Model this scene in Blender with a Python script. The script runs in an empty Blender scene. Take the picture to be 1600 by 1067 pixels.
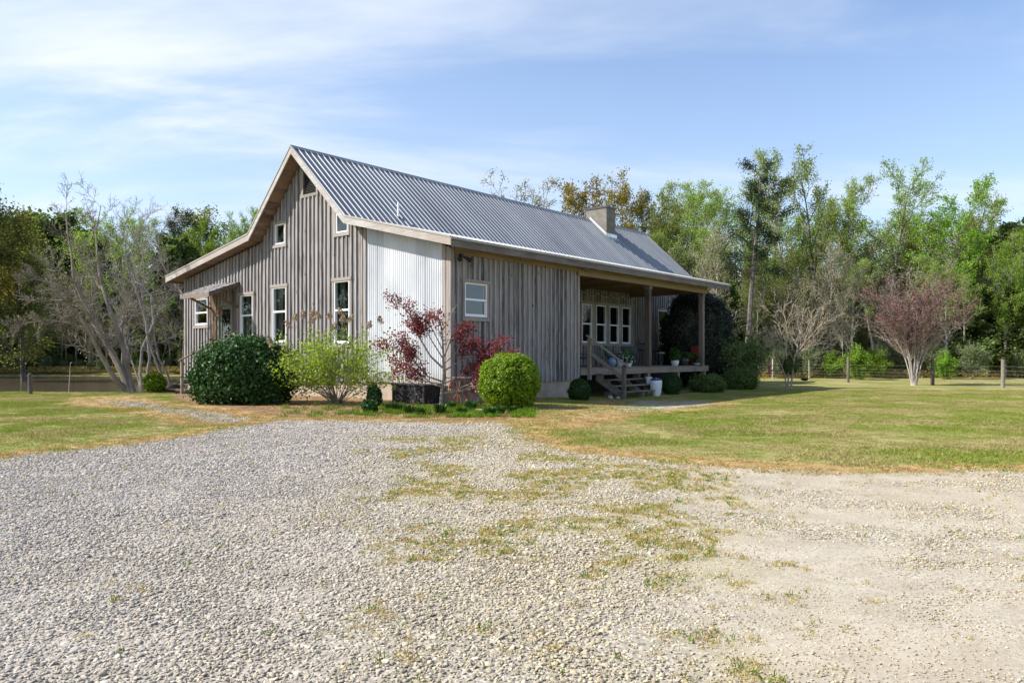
import bpy, math, random
import numpy as np
from mathutils import Vector, Matrix
R = math.radians
SC = bpy.context.scene
COL = SC.collection
K = 0.8                      # everything is laid out with the eye at 1.6 units; K turns units into metres at the end

# ------------------------------------------------------------------ camera, sky, sun, exposure
EYE = 1.6
F, CX, HY = 1178.0, 800.0, 557.0
cam = bpy.data.cameras.new('camera'); camo = bpy.data.objects.new('camera', cam); COL.objects.link(camo)
camo.location = (0, 0, EYE); camo.rotation_euler = (R(90), 0, 0)
cam.sensor_width = 36; cam.lens = F/1600*36; cam.shift_y = (HY-533.5)/1600
cam.clip_start = 0.05; cam.clip_end = 3000
SC.camera = camo

SUN_AZ, SUN_EL = 186.5, 39.5          # direction towards the sun, degrees from +X
w = bpy.data.worlds.new('World'); SC.world = w; w.use_nodes = True
nt = w.node_tree; nt.nodes.clear()
def wn(t, **k):
    n = nt.nodes.new(t)
    for a, b in k.items(): setattr(n, a, b)
    return n
sky = wn('ShaderNodeTexSky', sky_type='NISHITA', sun_disc=False)
sky.sun_elevation = R(SUN_EL); sky.sun_rotation = R(90-SUN_AZ); sky.altitude = 100; sky.air_density = 1.0; sky.dust_density = 0.6; sky.ozone_density = 2.2
tc = wn('ShaderNodeTexCoord'); sep = wn('ShaderNodeSeparateXYZ')
nt.links.new(tc.outputs['Generated'], sep.inputs[0])
# clouds live on a flat layer high above: direction.xy / (direction.z + small)
def wm(op, a, b=None, clamp=False):
    n = wn('ShaderNodeMath', operation=op, use_clamp=clamp)
    for i, v in enumerate((a, b)):
        if v is None: continue
        if hasattr(v, 'is_linked'): nt.links.new(v, n.inputs[i])
        else: n.inputs[i].default_value = v
    return n.outputs[0]
zc = wm('ADD', wm('MAXIMUM', sep.outputs[2], 0.0), 0.10)
cmb = wn('ShaderNodeCombineXYZ')
nt.links.new(wm('DIVIDE', sep.outputs[0], zc), cmb.inputs[0]); nt.links.new(wm('DIVIDE', sep.outputs[1], zc), cmb.inputs[1])
mp = wn('ShaderNodeMapping'); mp.inputs['Rotation'].default_value = (0, 0, R(-12)); mp.inputs['Scale'].default_value = (0.60, 1.5, 1)
mp.inputs['Location'].default_value = (1.3, 0.4, 0)
nt.links.new(cmb.outputs[0], mp.inputs[0])
n1 = wn('ShaderNodeTexNoise'); n1.inputs['Scale'].default_value = 1.0; n1.inputs['Detail'].default_value = 9; n1.inputs['Roughness'].default_value = 0.56; n1.inputs['Distortion'].default_value = 0.5
n2 = wn('ShaderNodeTexNoise'); n2.inputs['Scale'].default_value = 0.35; n2.inputs['Detail'].default_value = 3
nt.links.new(mp.outputs[0], n1.inputs['Vector']); nt.links.new(cmb.outputs[0], n2.inputs['Vector'])
mr = wn('ShaderNodeMapRange', interpolation_type='SMOOTHSTEP'); mr.inputs['From Min'].default_value = 0.40; mr.inputs['From Max'].default_value = 0.78
nt.links.new(n1.outputs['Fac'], mr.inputs['Value'])
# more veil towards the left (west), clearer on the upper right
west = wn('ShaderNodeMapRange', interpolation_type='SMOOTHSTEP'); west.inputs['From Min'].default_value = 0.45; west.inputs['From Max'].default_value = -0.6; west.inputs['To Min'].default_value = 0.0; west.inputs['To Max'].default_value = 1.0
nt.links.new(sep.outputs[0], west.inputs['Value'])
cover = wm('MULTIPLY', mr.outputs[0], wm('ADD', wm('MULTIPLY', west.outputs[0], 0.55), 0.55))
veil = wm('ADD', cover, wm('MULTIPLY', west.outputs[0], 0.13))
low = wn('ShaderNodeMapRange', interpolation_type='SMOOTHSTEP'); low.inputs['From Min'].default_value = 0.62; low.inputs['From Max'].default_value = 0.02; low.inputs['To Max'].default_value = 0.46
nt.links.new(sep.outputs[2], low.inputs['Value'])
fac = wm('MULTIPLY', wm('ADD', veil, low.outputs[0]), 0.78, True)
cm = wn('ShaderNodeMixRGB'); nt.links.new(fac, cm.inputs['Fac']); 
tint = wn('ShaderNodeMixRGB', blend_type='MULTIPLY'); tint.inputs['Fac'].default_value = 1; tint.inputs[2].default_value = (0.93, 1.05, 1.18, 1)
nt.links.new(sky.outputs[0], tint.inputs[1]); nt.links.new(tint.outputs[0], cm.inputs[1]); cm.inputs[2].default_value = (5.1, 5.5, 6.1, 1)
bg = wn('ShaderNodeBackground'); bg.inputs['Strength'].default_value = 0.10
out = wn('ShaderNodeOutputWorld'); nt.links.new(cm.outputs[0], bg.inputs[0]); nt.links.new(bg.outputs[0], out.inputs[0])

sl = bpy.data.lights.new('sun', 'SUN'); sl.energy = 4.4; sl.angle = R(0.5); sl.color = (1.0, 0.96, 0.90)
so = bpy.data.objects.new('sun', sl); COL.objects.link(so)
sd = Vector((math.cos(R(SUN_AZ))*math.cos(R(SUN_EL)), math.sin(R(SUN_AZ))*math.cos(R(SUN_EL)), math.sin(R(SUN_EL))))
so.rotation_euler = sd.to_track_quat('Z', 'Y').to_euler(); so.location = (-30, 0, 40)
SC.view_settings.view_transform = 'Standard'; SC.view_settings.look = 'None'; SC.view_settings.gamma = 1
SC.view_settings.exposure = 0.90
SC.cycles.max_bounces = 8; SC.cycles.transparent_max_bounces = 16; SC.cycles.diffuse_bounces = 3

# ------------------------------------------------------------------ layout maths
U = np.array([983, 1178, 0.]); U /= np.linalg.norm(U)
V = np.array([-1412, 1178, 0.]); V /= np.linalg.norm(V)
DC = F*EYE/73.2
HC = np.array([(704-CX)/F*DC, DC, 0.])                 # house corner on the ground
def ss(x, a, b):
    t = np.clip((np.asarray(x, float)-a)/(b-a), 0, 1); return t*t*(3-2*t)
def vnoise(x, y, s=1.0, seed=0):
    x = np.asarray(x, float)*s+seed*17.3; y = np.asarray(y, float)*s+seed*9.1
    xi = np.floor(x); yi = np.floor(y); fx = x-xi; fy = y-yi; fx = fx*fx*(3-2*fx); fy = fy*fy*(3-2*fy)
    def h(a, b):
        v = np.sin(a*127.1+b*311.7)*43758.5453; return v-np.floor(v)
    return (h(xi, yi)*(1-fx)+h(xi+1, yi)*fx)*(1-fy)+(h(xi, yi+1)*(1-fx)+h(xi+1, yi+1)*fx)*fy
def fbm(x, y, s=1.0, seed=0, o=3):
    r = 0; a = 1; t = 0
    for i in range(o): r = r+a*vnoise(x, y, s*2**i, seed+i); t += a; a *= .5
    return r/t
def bankline(x): return 34.2+0.02*(x+17)+0.35*np.sin(np.asarray(x)*0.5)
def zg(x, y):
    x = np.asarray(x, float); y = np.asarray(y, float)
    z = -0.17*ss(x, .5, 4.5)*ss(y, 22, 28)
    z = z+0.02*(fbm(x, y, .4, 3)-.5)*ss(np.hypot(x, y), 6, 16)
    # pond hollow on the left
    inx = ss(-x, 13.5, 15.5)*1.0
    d = ss(y, 34.0, 36.0)*(1-ss(y, 76, 79))
    z = z-0.95*d*inx
    z = z+0.5*ss(y, 80, 100)*inx
    z = z+0.25*ss(y, 55, 75)*ss(x, 5, 20)
    return z
def gp(px, py):
    """photo point on the ground -> world xyz"""
    z = 0.0
    for _ in range(6):
        t = (EYE-z)*F/(py-HY); x = (px-CX)/F*t; z = float(zg(x, t))
    return np.array([x, t, z])
def at(px, py, d): return np.array([(px-CX)/F*d, d, EYE-(py-HY)/F*d])
def H2W(s, t, z): return HC+U*s+V*t+np.array([0, 0, z])
def s_at(px, t):
    k = (px-CX)/F; p = HC+V*t
    return (k*p[1]-p[0])/(U[0]-k*U[1])
HROT = math.atan2(U[1], U[0])

# ------------------------------------------------------------------ object helpers
class MB:
    def __init__(s): s.v = []; s.f = []; s.r = []; s.n = 0; s.m = []
    def add(s, vs, fs, rnd=0.5, mi=0):
        vs = np.asarray(vs, float).reshape(-1, 3)
        s.v.append(vs)
        for f in fs: s.f.append(tuple(i+s.n for i in f)); s.r.append(rnd); s.m.append(mi)
        s.n += len(vs)
    def box(s, x0, x1, y0, y1, z0, z1, rnd=None, mi=0):
        if rnd is None: rnd = random.random()
        s.add([(x0,y0,z0),(x1,y0,z0),(x1,y1,z0),(x0,y1,z0),(x0,y0,z1),(x1,y0,z1),(x1,y1,z1),(x0,y1,z1)],
              [(0,3,2,1),(4,5,6,7),(0,1,5,4),(1,2,6,5),(2,3,7,6),(3,0,4,7)], rnd, mi)
    def hexa(s, p, rnd=None, mi=0):
        if rnd is None: rnd = random.random()
        s.add(p, [(0,3,2,1),(4,5,6,7),(0,1,5,4),(1,2,6,5),(2,3,7,6),(3,0,4,7)], rnd, mi)
    def beam(s, a, b, w, h, rnd=None, up=(0,0,1), mi=0):
        a = np.array(a, float); b = np.array(b, float); d = b-a; d /= np.linalg.norm(d)
        sd_ = np.cross(d, up); sd_ /= np.linalg.norm(sd_); u_ = np.cross(sd_, d)
        q = [a-sd_*w/2-u_*h/2, a+sd_*w/2-u_*h/2, a+sd_*w/2+u_*h/2, a-sd_*w/2+u_*h/2]
        q += [p+(b-a) for p in q]
        s.hexa(q, rnd, mi)
    def tube(s, pts, rad, sides=6, rnd=0.5, cap=True, mi=0):
        pts = np.asarray(pts, float); n = len(pts); rad = np.ones(n)*rad
        tan = np.gradient(pts, axis=0); tan /= (np.linalg.norm(tan, axis=1)[:, None]+1e-9)
        ref = np.array([0., 0, 1]) if abs(tan.mean(0)[2]) < .8 else np.array([1., 0, 0])
        n1_ = np.cross(tan, ref); n1_ /= (np.linalg.norm(n1_, axis=1)[:, None]+1e-9); n2_ = np.cross(tan, n1_)
        a = np.arange(sides)*2*math.pi/sides
        vs = pts[:, None]+rad[:, None, None]*(np.cos(a)[None, :, None]*n1_[:, None]+np.sin(a)[None, :, None]*n2_[:, None])
        fs = [(i*sides+j, i*sides+(j+1) % sides, (i+1)*sides+(j+1) % sides, (i+1)*sides+j) for i in range(n-1) for j in range(sides)]
        if cap: fs += [tuple(range(sides))[::-1], tuple((n-1)*sides+j for j in range(sides))]
        s.add(vs.reshape(-1, 3), fs, rnd, mi)
    def lathe(s, prof, c=(0, 0, 0), sides=24, rnd=0.5, mi=0):
        vs = []; 
        for r, z in prof:
            for j in range(sides):
                a = j*2*math.pi/sides; vs.append((c[0]+r*math.cos(a), c[1]+r*math.sin(a), c[2]+z))
        fs = [(i*sides+j, i*sides+(j+1) % sides, (i+1)*sides+(j+1) % sides, (i+1)*sides+j) for i in range(len(prof)-1) for j in range(sides)]
        s.add(vs, fs, rnd, mi)
    def quads(s, c, size, rng, aspect=1.0, nrm=None, spread=1.0, rnd=None):
        """many small leaf quads, numpy only"""
        c = np.asarray(c, float); n = len(c)
        if n == 0: return
        g = rng.normal(size=(n, 3))
        if nrm is not None: g = nrm+g*spread
        g /= np.linalg.norm(g, axis=1)[:, None]+1e-9
        h = rng.normal(size=(n, 3)); a = np.cross(g, h); a /= np.linalg.norm(a, axis=1)[:, None]+1e-9; b = np.cross(g, a)
        sz = (np.ones(n)*size*rng.uniform(.6, 1.35, n))[:, None]/2
        a = a*sz*aspect; b = b*sz
        v_ = np.stack([c-a*.9, c-b+g*sz*.25, c+a, c+b+g*sz*.25], 1).reshape(-1, 3)
        s.v.append(v_)
        s.qs = getattr(s, 'qs', []); s.qr = getattr(s, 'qr', [])
        s.qs.append(np.arange(4*n).reshape(-1, 4)+s.n); s.qr.append(rng.random(n) if rnd is None else rnd); s.n += 4*n
    def build(s, name, mats, parent=None, loc=None, rotz=None, smooth=False):
        me = bpy.data.meshes.new(name)
        V_ = np.concatenate(s.v) if s.v else np.zeros((0, 3))
        if loc is not None and parent is None and rotz is None: V_ = V_-np.asarray(loc)
        fl = np.fromiter((i for f in s.f for i in f), dtype=np.int32); ft = np.array([len(f) for f in s.f], dtype=np.int32)
        rr = np.array(s.r, dtype=np.float32); mi = np.array(s.m, dtype=np.int32)
        if getattr(s, 'qs', None):
            q = np.concatenate(s.qs); fl = np.concatenate([fl, q.ravel().astype(np.int32)]); ft = np.concatenate([ft, np.full(len(q), 4, np.int32)])
            rr = np.concatenate([rr, np.concatenate(s.qr).astype(np.float32)]); mi = np.concatenate([mi, np.zeros(len(q), np.int32)])
        me.vertices.add(len(V_)); me.vertices.foreach_set('co', V_.astype(np.float32).ravel())
        me.loops.add(len(fl)); me.loops.foreach_set('vertex_index', fl)
        me.polygons.add(len(ft)); st = np.concatenate([[0], np.cumsum(ft)[:-1]]).astype(np.int32) if len(ft) else ft
        me.polygons.foreach_set('loop_start', st); me.polygons.foreach_set('loop_total', ft)
        me.polygons.foreach_set('material_index', mi)
        me.polygons.foreach_set('use_smooth', np.full(len(ft), bool(smooth)))
        me.update(calc_edges=True)
        a = me.attributes.new('rnd', 'FLOAT', 'FACE'); a.data.foreach_set('value', rr)
        for m in (mats if isinstance(mats, (list, tuple)) else [mats]): me.materials.append(m)
        o = bpy.data.objects.new(name, me); COL.objects.link(o)
        if parent: o.parent = parent
        if loc is not None: o.location = Vector(loc)
        if rotz is not None: o.rotation_euler = (0, 0, rotz)
        return o
def tag(o, label=None, cat=None, group=None, kind=None):
    if label: o['label'] = label
    if cat: o['category'] = cat
    if group: o['group'] = group
    if kind: o['kind'] = kind
    return o
def empty(name, loc, rz=0, label=None, cat=None, group=None):
    o = bpy.data.objects.new(name, None); COL.objects.link(o); o.location = Vector(loc); o.rotation_euler = (0, 0, rz)
    o.empty_display_size = .2
    return tag(o, label, cat, group)
def kids(o): return [c for c in COL.objects if c.parent == o]
def copy_tree(o, parent=None):
    c = o.copy(); COL.objects.link(c)
    if parent: c.parent = parent
    for ch in kids(o): copy_tree(ch, c)
    return c

# ------------------------------------------------------------------ materials
class NT:
    def __init__(s, name):
        s.m = bpy.data.materials.new(name); s.m.use_nodes = True; s.t = s.m.node_tree; s.t.nodes.clear()
        s.o = s.t.nodes.new('ShaderNodeOutputMaterial')
    def n(s, typ, props=None, **inp):
        nd = s.t.nodes.new(typ)
        for a, b in (props or {}).items(): setattr(nd, a, b)
        for k, v in inp.items():
            s.set(nd.inputs[k.replace('_', ' ')] if not k.startswith('i') or not k[1:].isdigit() else nd.inputs[int(k[1:])], v)
        return nd
    def set(s, sock, v):
        if isinstance(v, bpy.types.NodeSocket): s.t.links.new(v, sock)
        elif isinstance(v, tuple) and len(v) == 3 and sock.type == 'RGBA': sock.default_value = (*v, 1)
        else: sock.default_value = v
    def math(s, op, a, b=0.0, clamp=False): return s.n('ShaderNodeMath', dict(operation=op, use_clamp=clamp), i0=a, i1=b).outputs[0]
    def mix(s, f, a, b, mode='MIX'): return s.n('ShaderNodeMixRGB', dict(blend_type=mode), i0=f, i1=a, i2=b).outputs[0]
    def noise(s, vec, scale, detail=4, rough=.5, dist=0): return s.n('ShaderNodeTexNoise', None, Vector=vec, Scale=scale, Detail=detail, Roughness=rough, Distortion=dist).outputs['Fac']
    def vor(s, vec, scale, feat='F1', out='Distance'): return s.n('ShaderNodeTexVoronoi', dict(feature=feat), Vector=vec, Scale=scale).outputs[out]
    def map(s, v, a, b, c=0., d=1.): return s.n('ShaderNodeMapRange', dict(interpolation_type='SMOOTHSTEP'), Value=v, i1=a, i2=b, i3=c, i4=d).outputs[0]
    def attr(s, name): return s.n('ShaderNodeAttribute', dict(attribute_name=name)).outputs['Fac']
    def objc(s): return s.n('ShaderNodeTexCoord').outputs['Object']
    def pos(s): return s.n('ShaderNodeNewGeometry').outputs['Position']
    def scl(s, vec, sc, loc=(0, 0, 0)): return s.n('ShaderNodeMapping', None, Vector=vec, Scale=sc, Location=loc).outputs[0]
    def bump(s, h, strength=.5, dist=.02): return s.n('ShaderNodeBump', None, Height=h, Strength=strength, Distance=dist).outputs[0]
    def bsdf(s, **k):
        b = s.n('ShaderNodeBsdfPrincipled', None, **k); s.t.links.new(b.outputs[0], s.o.inputs[0]); return b
    def ramp(s, f, stops):
        r = s.n('ShaderNodeValToRGB', None, Fac=f); e = r.color_ramp.elements
        while len(e) < len(stops): e.new(.5)
        for el, (p, c) in zip(e, stops): el.position = p; el.color = (*c, 1)
        return r.outputs[0]

def wood(name, stops, brown=(.2, .13, .075), bamt=.5, axis='z', knots=True):
    t = NT(name); p = t.objc(); r = t.attr('rnd')
    off = t.n('ShaderNodeCombineXYZ', None, X=t.math('MULTIPLY', r, 37.), Y=t.math('MULTIPLY', r, 11.), Z=t.math('MULTIPLY', r, 23.)).outputs[0]
    q = t.n('ShaderNodeVectorMath', dict(operation='ADD'), i0=p, i1=off).outputs[0]
    sc = {'z': (9, 9, .7), 'x': (.7, 9, 9), 'y': (9, .7, 9)}[axis]
    g = t.noise(t.scl(q, sc), 2.2, 7, .62, .6)
    g2 = t.noise(q, .9, 3, .5)
    f = t.math('ADD', t.math('MULTIPLY', g, .75), t.math('ADD', t.math('MULTIPLY', t.math('SUBTRACT', r, .5), .31), t.math('MULTIPLY', t.math('SUBTRACT', g2, .38), .5)))
    c = t.ramp(f, stops)
    c = t.mix(t.math('MULTIPLY', t.map(t.math('ADD', t.math('MULTIPLY', r, .6), g2), .78, 1.05), bamt), c, brown)
    if knots:
        kn = t.vor(t.scl(q, {'z': (1, 1, .55), 'x': (.55, 1, 1), 'y': (1, .55, 1)}[axis]), 3.1)
        c = t.mix(t.map(kn, .06, .12, .75, 0.), c, (.035, .026, .02))
    t.bsdf(Base_Color=c, Roughness=.88, Normal=t.bump(g, .55, .006))
    t.m.node_tree.nodes  # noqa
    return t.m
def plain(name, col, rough=.6, metal=0., nz=.12, scale=6., bump=.2, spec=.5):
    t = NT(name); p = t.objc(); n_ = t.noise(p, scale, 6, .6)
    c = t.mix(1., col, t.ramp(n_, [(.25, (1-nz,)*3), (.75, (1+nz,)*3)]), 'MULTIPLY')
    b = t.bsdf(Base_Color=c, Roughness=rough, Metallic=metal, Normal=t.bump(n_, bump, .01)); b.inputs['Specular IOR Level'].default_value = spec
    return t.m
def leafm(name, c0, c1, trans=.35, gloss=0.0, c2=None, rough=.4):
    t = NT(name); r = t.attr('rnd')
    oi = t.n('ShaderNodeObjectInfo').outputs['Random']
    st = [(0, c0), (1, c1)] if c2 is None else [(0, c0), (.82, c1), (1, c2)]
    c = t.ramp(r, st)
    hs = t.n('ShaderNodeHueSaturation', None, Hue=t.math('ADD', t.math('MULTIPLY', oi, .02), .49), Value=t.math('ADD', t.math('MULTIPLY', oi, .3), .85), Color=c).outputs[0]
    d = t.n('ShaderNodeBsdfDiffuse', None, Color=hs).outputs[0]
    tr = t.n('ShaderNodeBsdfTranslucent', None, Color=t.mix(1., hs, (1.25, 1.3, .7), 'MULTIPLY')).outputs[0]
    m_ = t.n('ShaderNodeMixShader', None, i0=trans, i1=d, i2=tr).outputs[0]
    if gloss > 0:
        gl = t.n('ShaderNodeBsdfGlossy', None, Roughness=rough, Color=(.8, .85, .9)).outputs[0]
        m_ = t.n('ShaderNodeMixShader', None, i0=gloss, i1=m_, i2=gl).outputs[0]
    t.t.links.new(m_, t.o.inputs[0]); return t.m
def barkm(name, a, b, sc=6.):
    t = NT(name); p = t.objc(); n_ = t.noise(t.scl(p, (1, 1, .35)), sc, 6, .65)
    c = t.ramp(n_, [(.32, a), (.66, b)]); t.bsdf(Base_Color=c, Roughness=.9, Normal=t.bump(n_, .6, .02)); return t.m

M = {}
GREY = [(.20, (.05, .044, .041)), (.35, (.165, .152, .147)), (.57, (.325, .310, .308)), (.85, (.52, .51, .51))]
M['siding'] = wood('weathered_board', GREY, bamt=.28)
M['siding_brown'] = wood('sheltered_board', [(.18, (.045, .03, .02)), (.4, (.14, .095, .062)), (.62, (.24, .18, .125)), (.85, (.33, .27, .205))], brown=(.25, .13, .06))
M['trim'] = wood('grey_trim_timber', [(.2, (.17, .15, .13)), (.5, (.34, .31, .285)), (.85, (.48, .455, .43))], axis='z', knots=False)
M['trim_t'] = wood('pale_trim_timber', [(.2, (.20, .18, .165)), (.5, (.44, .415, .39)), (.85, (.58, .56, .53))], axis='y', knots=False)
M['fascia_s'] = wood('grey_fascia_timber', [(.2, (.08, .066, .055)), (.5, (.19, .165, .15)), (.85, (.3, .27, .25))], axis='x', knots=False)
M['beam'] = wood('yellow_pine_timber', [(.2, (.12, .075, .03)), (.5, (.26, .195, .115)), (.85, (.36, .29, .19))], brown=(.25, .15, .06), axis='x')
M['soffit'] = wood('brown_soffit_timber', [(.2, (.10, .065, .045)), (.5, (.26, .175, .125)), (.85, (.38, .28, .21))], brown=(.22, .13, .08), axis='x')
M['deck'] = wood('grey_deck_timber', [(.2, (.10, .08, .06)), (.5, (.25, .215, .17)), (.85, (.38, .34, .28))], axis='x')
M['post'] = wood('worn_post_timber', [(.2, (.06, .045, .035)), (.5, (.2, .16, .13)), (.85, (.34, .30, .26))], axis='z')
def metal(name, c, rough, met, sheet=(0, .9), stain=0.):
    t = NT(name); p = t.objc(); n_ = t.noise(t.scl(p, (1.2, .25, .25)), 3., 6, .6); n3 = t.noise(p, .35, 3, .5)
    cc = t.mix(1., c, t.ramp(t.math('ADD', t.math('MULTIPLY', n_, .5), t.math('MULTIPLY', n3, .5)), [(.3, (.74, .74, .75)), (.7, (1.18, 1.17, 1.15))]), 'MULTIPLY')
    ax = t.n('ShaderNodeSeparateXYZ', None, Vector=p).outputs[sheet[0]]
    wn_ = t.n('ShaderNodeTexWhiteNoise', dict(noise_dimensions='1D'), W=t.math('FLOOR', t.math('DIVIDE', ax, sheet[1]))).outputs['Value']
    cc = t.mix(1., cc, t.ramp(wn_, [(0, (.88, .88, .89)), (1, (1.08, 1.08, 1.07))]), 'MULTIPLY')
    if stain:
        zz = t.n('ShaderNodeSeparateXYZ', None, Vector=p).outputs[2]; sn = t.noise(t.scl(p, (1, 5, .5)), 2., 6, .65)
        cc = t.mix(t.math('MULTIPLY', t.map(sn, .56, .75), .35), cc, (.40, .36, .32))
        cc = t.mix(t.math('MULTIPLY', t.map(t.math('ADD', zz, t.math('MULTIPLY', sn, -.9)), .45, .0), stain), cc, (.36, .27, .19))
        row = t.math('ABSOLUTE', t.math('SUBTRACT', t.math('FRACT', t.math('DIVIDE', zz, .62)), .5)); col_ = t.math('ABSOLUTE', t.math('SUBTRACT', t.math('FRACT', t.math('DIVIDE', t.n('ShaderNodeSeparateXYZ', None, Vector=p).outputs[1], .27)), .5))
        scr = t.math('MULTIPLY', t.math('LESS_THAN', row, .018), t.math('LESS_THAN', col_, .045)); cc = t.mix(t.math('MULTIPLY', scr, .6), cc, (.2, .2, .2))
    t.bsdf(Base_Color=cc, Metallic=met, Roughness=t.math('ADD', t.math('MULTIPLY', n_, .25), rough-.12)); return t.m
M['roof'] = metal('ribbed_roof_steel', (.25, .26, .275), .50, .28)
M['roofedge'] = metal('roof_edge_steel', (.36, .33, .29), .55, .2)
M['zinc'] = metal('pale_corrugated_steel', (.60, .615, .63), .5, .3, (1, .69), .6)
M['flash'] = metal('bright_flashing', (.75, .76, .78), .35, .6)
M['found'] = plain('tan_render', (.36, .29, .22), .9, nz=.25, scale=2.5, bump=.4)
M['conc'] = plain('chimney_render', (.185, .165, .135), .95, nz=.35, scale=3.5, bump=.6)
M['clay'] = plain('orange_clay', (.5, .2, .09), .9, nz=.3)
M['white'] = plain('white_vinyl', (.80, .81, .82), .45, nz=.03, bump=.02)
M['greenpaint'] = plain('green_grey_paint', (.14, .17, .13), .5, nz=.1)
M['black'] = plain('black_metal', (.012, .012, .013), .45, .3, nz=.2)
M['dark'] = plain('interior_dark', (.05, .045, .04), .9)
M['reflection_strip'] = plain('pale_reflection_strip', (.16, .18, .165), .9, nz=.1)
M['louver'] = plain('dark_louver', (.03, .028, .026), .8)
M['rust'] = plain('rusty_iron', (.30, .11, .05), .85, nz=.4, scale=14, bump=.5)
M['crate'] = None
def glassm(name, refl, tint=(.82, .86, .84)):
    t = NT(name)
    bf = t.n('ShaderNodeNewGeometry').outputs['Backfacing']; fr = t.n('ShaderNodeFresnel', None, IOR=t.math('SUBTRACT', 1.5, t.math('MULTIPLY', bf, .8333))).outputs[0]
    gl = t.n('ShaderNodeBsdfGlossy', None, Roughness=.004, Color=(.93, .96, 1.)).outputs[0]
    tr = t.n('ShaderNodeBsdfTransparent', None, Color=tint).outputs[0]
    f = t.math('ADD', t.math('MULTIPLY', fr, refl), .03, True)
    t.t.links.new(t.n('ShaderNodeMixShader', None, i0=f, i1=tr, i2=gl).outputs[0], t.o.inputs[0]); return t.m
M['glass'] = glassm('window_glass', .75)
t = NT('black_weathered_box'); p = t.objc()
n_ = t.noise(t.scl(p, (1.6, 1.6, .8)), 7, 8, .72, .4)
t.bsdf(Base_Color=t.ramp(n_, [(.40, (.010, .010, .012)), (.56, (.02, .019, .02)), (.66, (.16, .13, .125)), (.85, (.26, .22, .21))]), Roughness=.85, Normal=t.bump(n_, .6, .02)); M['crate'] = t.m
M['ceramic_white'] = plain('white_glaze', (.72, .74, .76), .3, nz=.06, bump=.02)
M['ceramic_blue'] = plain('blue_glaze', (.14, .22, .32), .25, nz=.2, bump=.02)
M['ceramic_dark'] = plain('dark_glaze', (.055, .05, .045), .35, nz=.2)
M['cushion'] = plain('green_cushion_cloth', (.055, .12, .09), .95, nz=.15, scale=30)
M['redpaint'] = plain('red_paint', (.30, .035, .03), .45, nz=.15)
M['soil'] = plain('dark_soil', (.04, .028, .02), .95, nz=.3)
M['rock_blue'] = plain('blue_grey_rock', (.12, .15, .19), .9, nz=.35, scale=5, bump=.8)
M['rock_tan'] = plain('tan_rock', (.33, .29, .23), .9, nz=.3, scale=5, bump=.8)
M['plastic_blue'] = plain('blue_plastic', (.05, .13, .4), .5)

# leaves and bark
M['boxwood'] = leafm('bright_boxwood_leaf', (.10, .19, .008), (.27, .42, .02), .35, .02)
M['laurel'] = leafm('dark_glossy_leaf', (.018, .055, .012), (.06, .13, .03), .18, .02, rough=.42)
M['holly'] = leafm('very_dark_leaf', (.012, .020, .012), (.030, .042, .024), .06, .04, c2=(.05, .05, .03), rough=.45)
M['conifer'] = leafm('dark_green_foliage', (.018, .05, .010), (.05, .12, .02), .2, .02)
M['lime'] = leafm('yellow_green_leaf', (.18, .28, .015), (.38, .52, .05), .45, .02)
M['sage'] = leafm('grey_green_leaf', (.08, .12, .035), (.20, .26, .08), .35, .02)
M['maple'] = leafm('dark_red_leaf', (.09, .018, .026), (.24, .045, .06), .45, .02, c2=(.33, .07, .07))
M['redbud'] = leafm('dusty_red_bud', (.15, .075, .06), (.27, .12, .09), .3)
M['panicle'] = leafm('dried_flower_head', (.24, .17, .125), (.52, .41, .31), .2)
M['grassblade'] = leafm('lawn_blade', (.17, .195, .04), (.32, .315, .09), .35, c2=(.46, .38, .18))
M['weed'] = leafm('weed_blade', (.06, .12, .012), (.19, .30, .03), .35)
M['dryblade'] = leafm('dry_moss_blade', (.30, .24, .06), (.56, .41, .16), .3)
t = NT('lawn_blade_patchy'); r = t.attr('rnd'); p = t.pos()
pn = t.math('ADD', t.math('MULTIPLY', t.noise(p, .42, 4, .6), .6), t.math('MULTIPLY', t.noise(p, 2.0, 4, .6), .4))
gr = t.ramp(r, [(0, (.14, .20, .025)), (.7, (.28, .33, .055)), (1, (.42, .36, .13))]); st = t.ramp(r, [(0, (.24, .21, .07)), (.6, (.40, .34, .14)), (1, (.52, .43, .22))]); gg = t.ramp(r, [(0, (.09, .17, .015)), (1, (.20, .32, .035))])
cc_ = t.mix(t.map(pn, .45, .56), gr, st); cc_ = t.mix(t.map(pn, .40, .33), cc_, gg)
t.t.links.new(t.n('ShaderNodeMixShader', None, i0=.35, i1=t.n('ShaderNodeBsdfDiffuse', None, Color=cc_).outputs[0], i2=t.n('ShaderNodeBsdfTranslucent', None, Color=cc_).outputs[0]).outputs[0], t.o.inputs[0]); M['grassblade'] = t.m
M['straw'] = leafm('dead_straw_blade', (.30, .17, .08), (.50, .35, .17), .2, c2=(.24, .25, .07))
M['springA'] = leafm('pale_spring_leaf', (.17, .25, .04), (.38, .48, .11), .5)
M['springB'] = leafm('fresh_green_leaf', (.13, .23, .03), (.31, .44, .065), .5)
M['oakbrown'] = leafm('bronze_spring_leaf', (.16, .14, .035), (.36, .29, .08), .5, c2=(.40, .26, .08))
M['olive'] = leafm('olive_leaf', (.12, .14, .04), (.27, .29, .10), .5)
M['pine'] = leafm('dark_pine_needle', (.022, .04, .018), (.06, .09, .035), .15)
M['evergreen'] = leafm('evergreen_leaf', (.06, .09, .03), (.17, .22, .07), .35)
M['sparse'] = leafm('silvery_catkin', (.20, .19, .10), (.38, .36, .20), .4)
M['flower_white'] = leafm('white_petal', (.6, .6, .62), (.85, .85, .85), .2)
M['flower_purple'] = leafm('purple_petal', (.10, .09, .30), (.3, .28, .6), .2)
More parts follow.
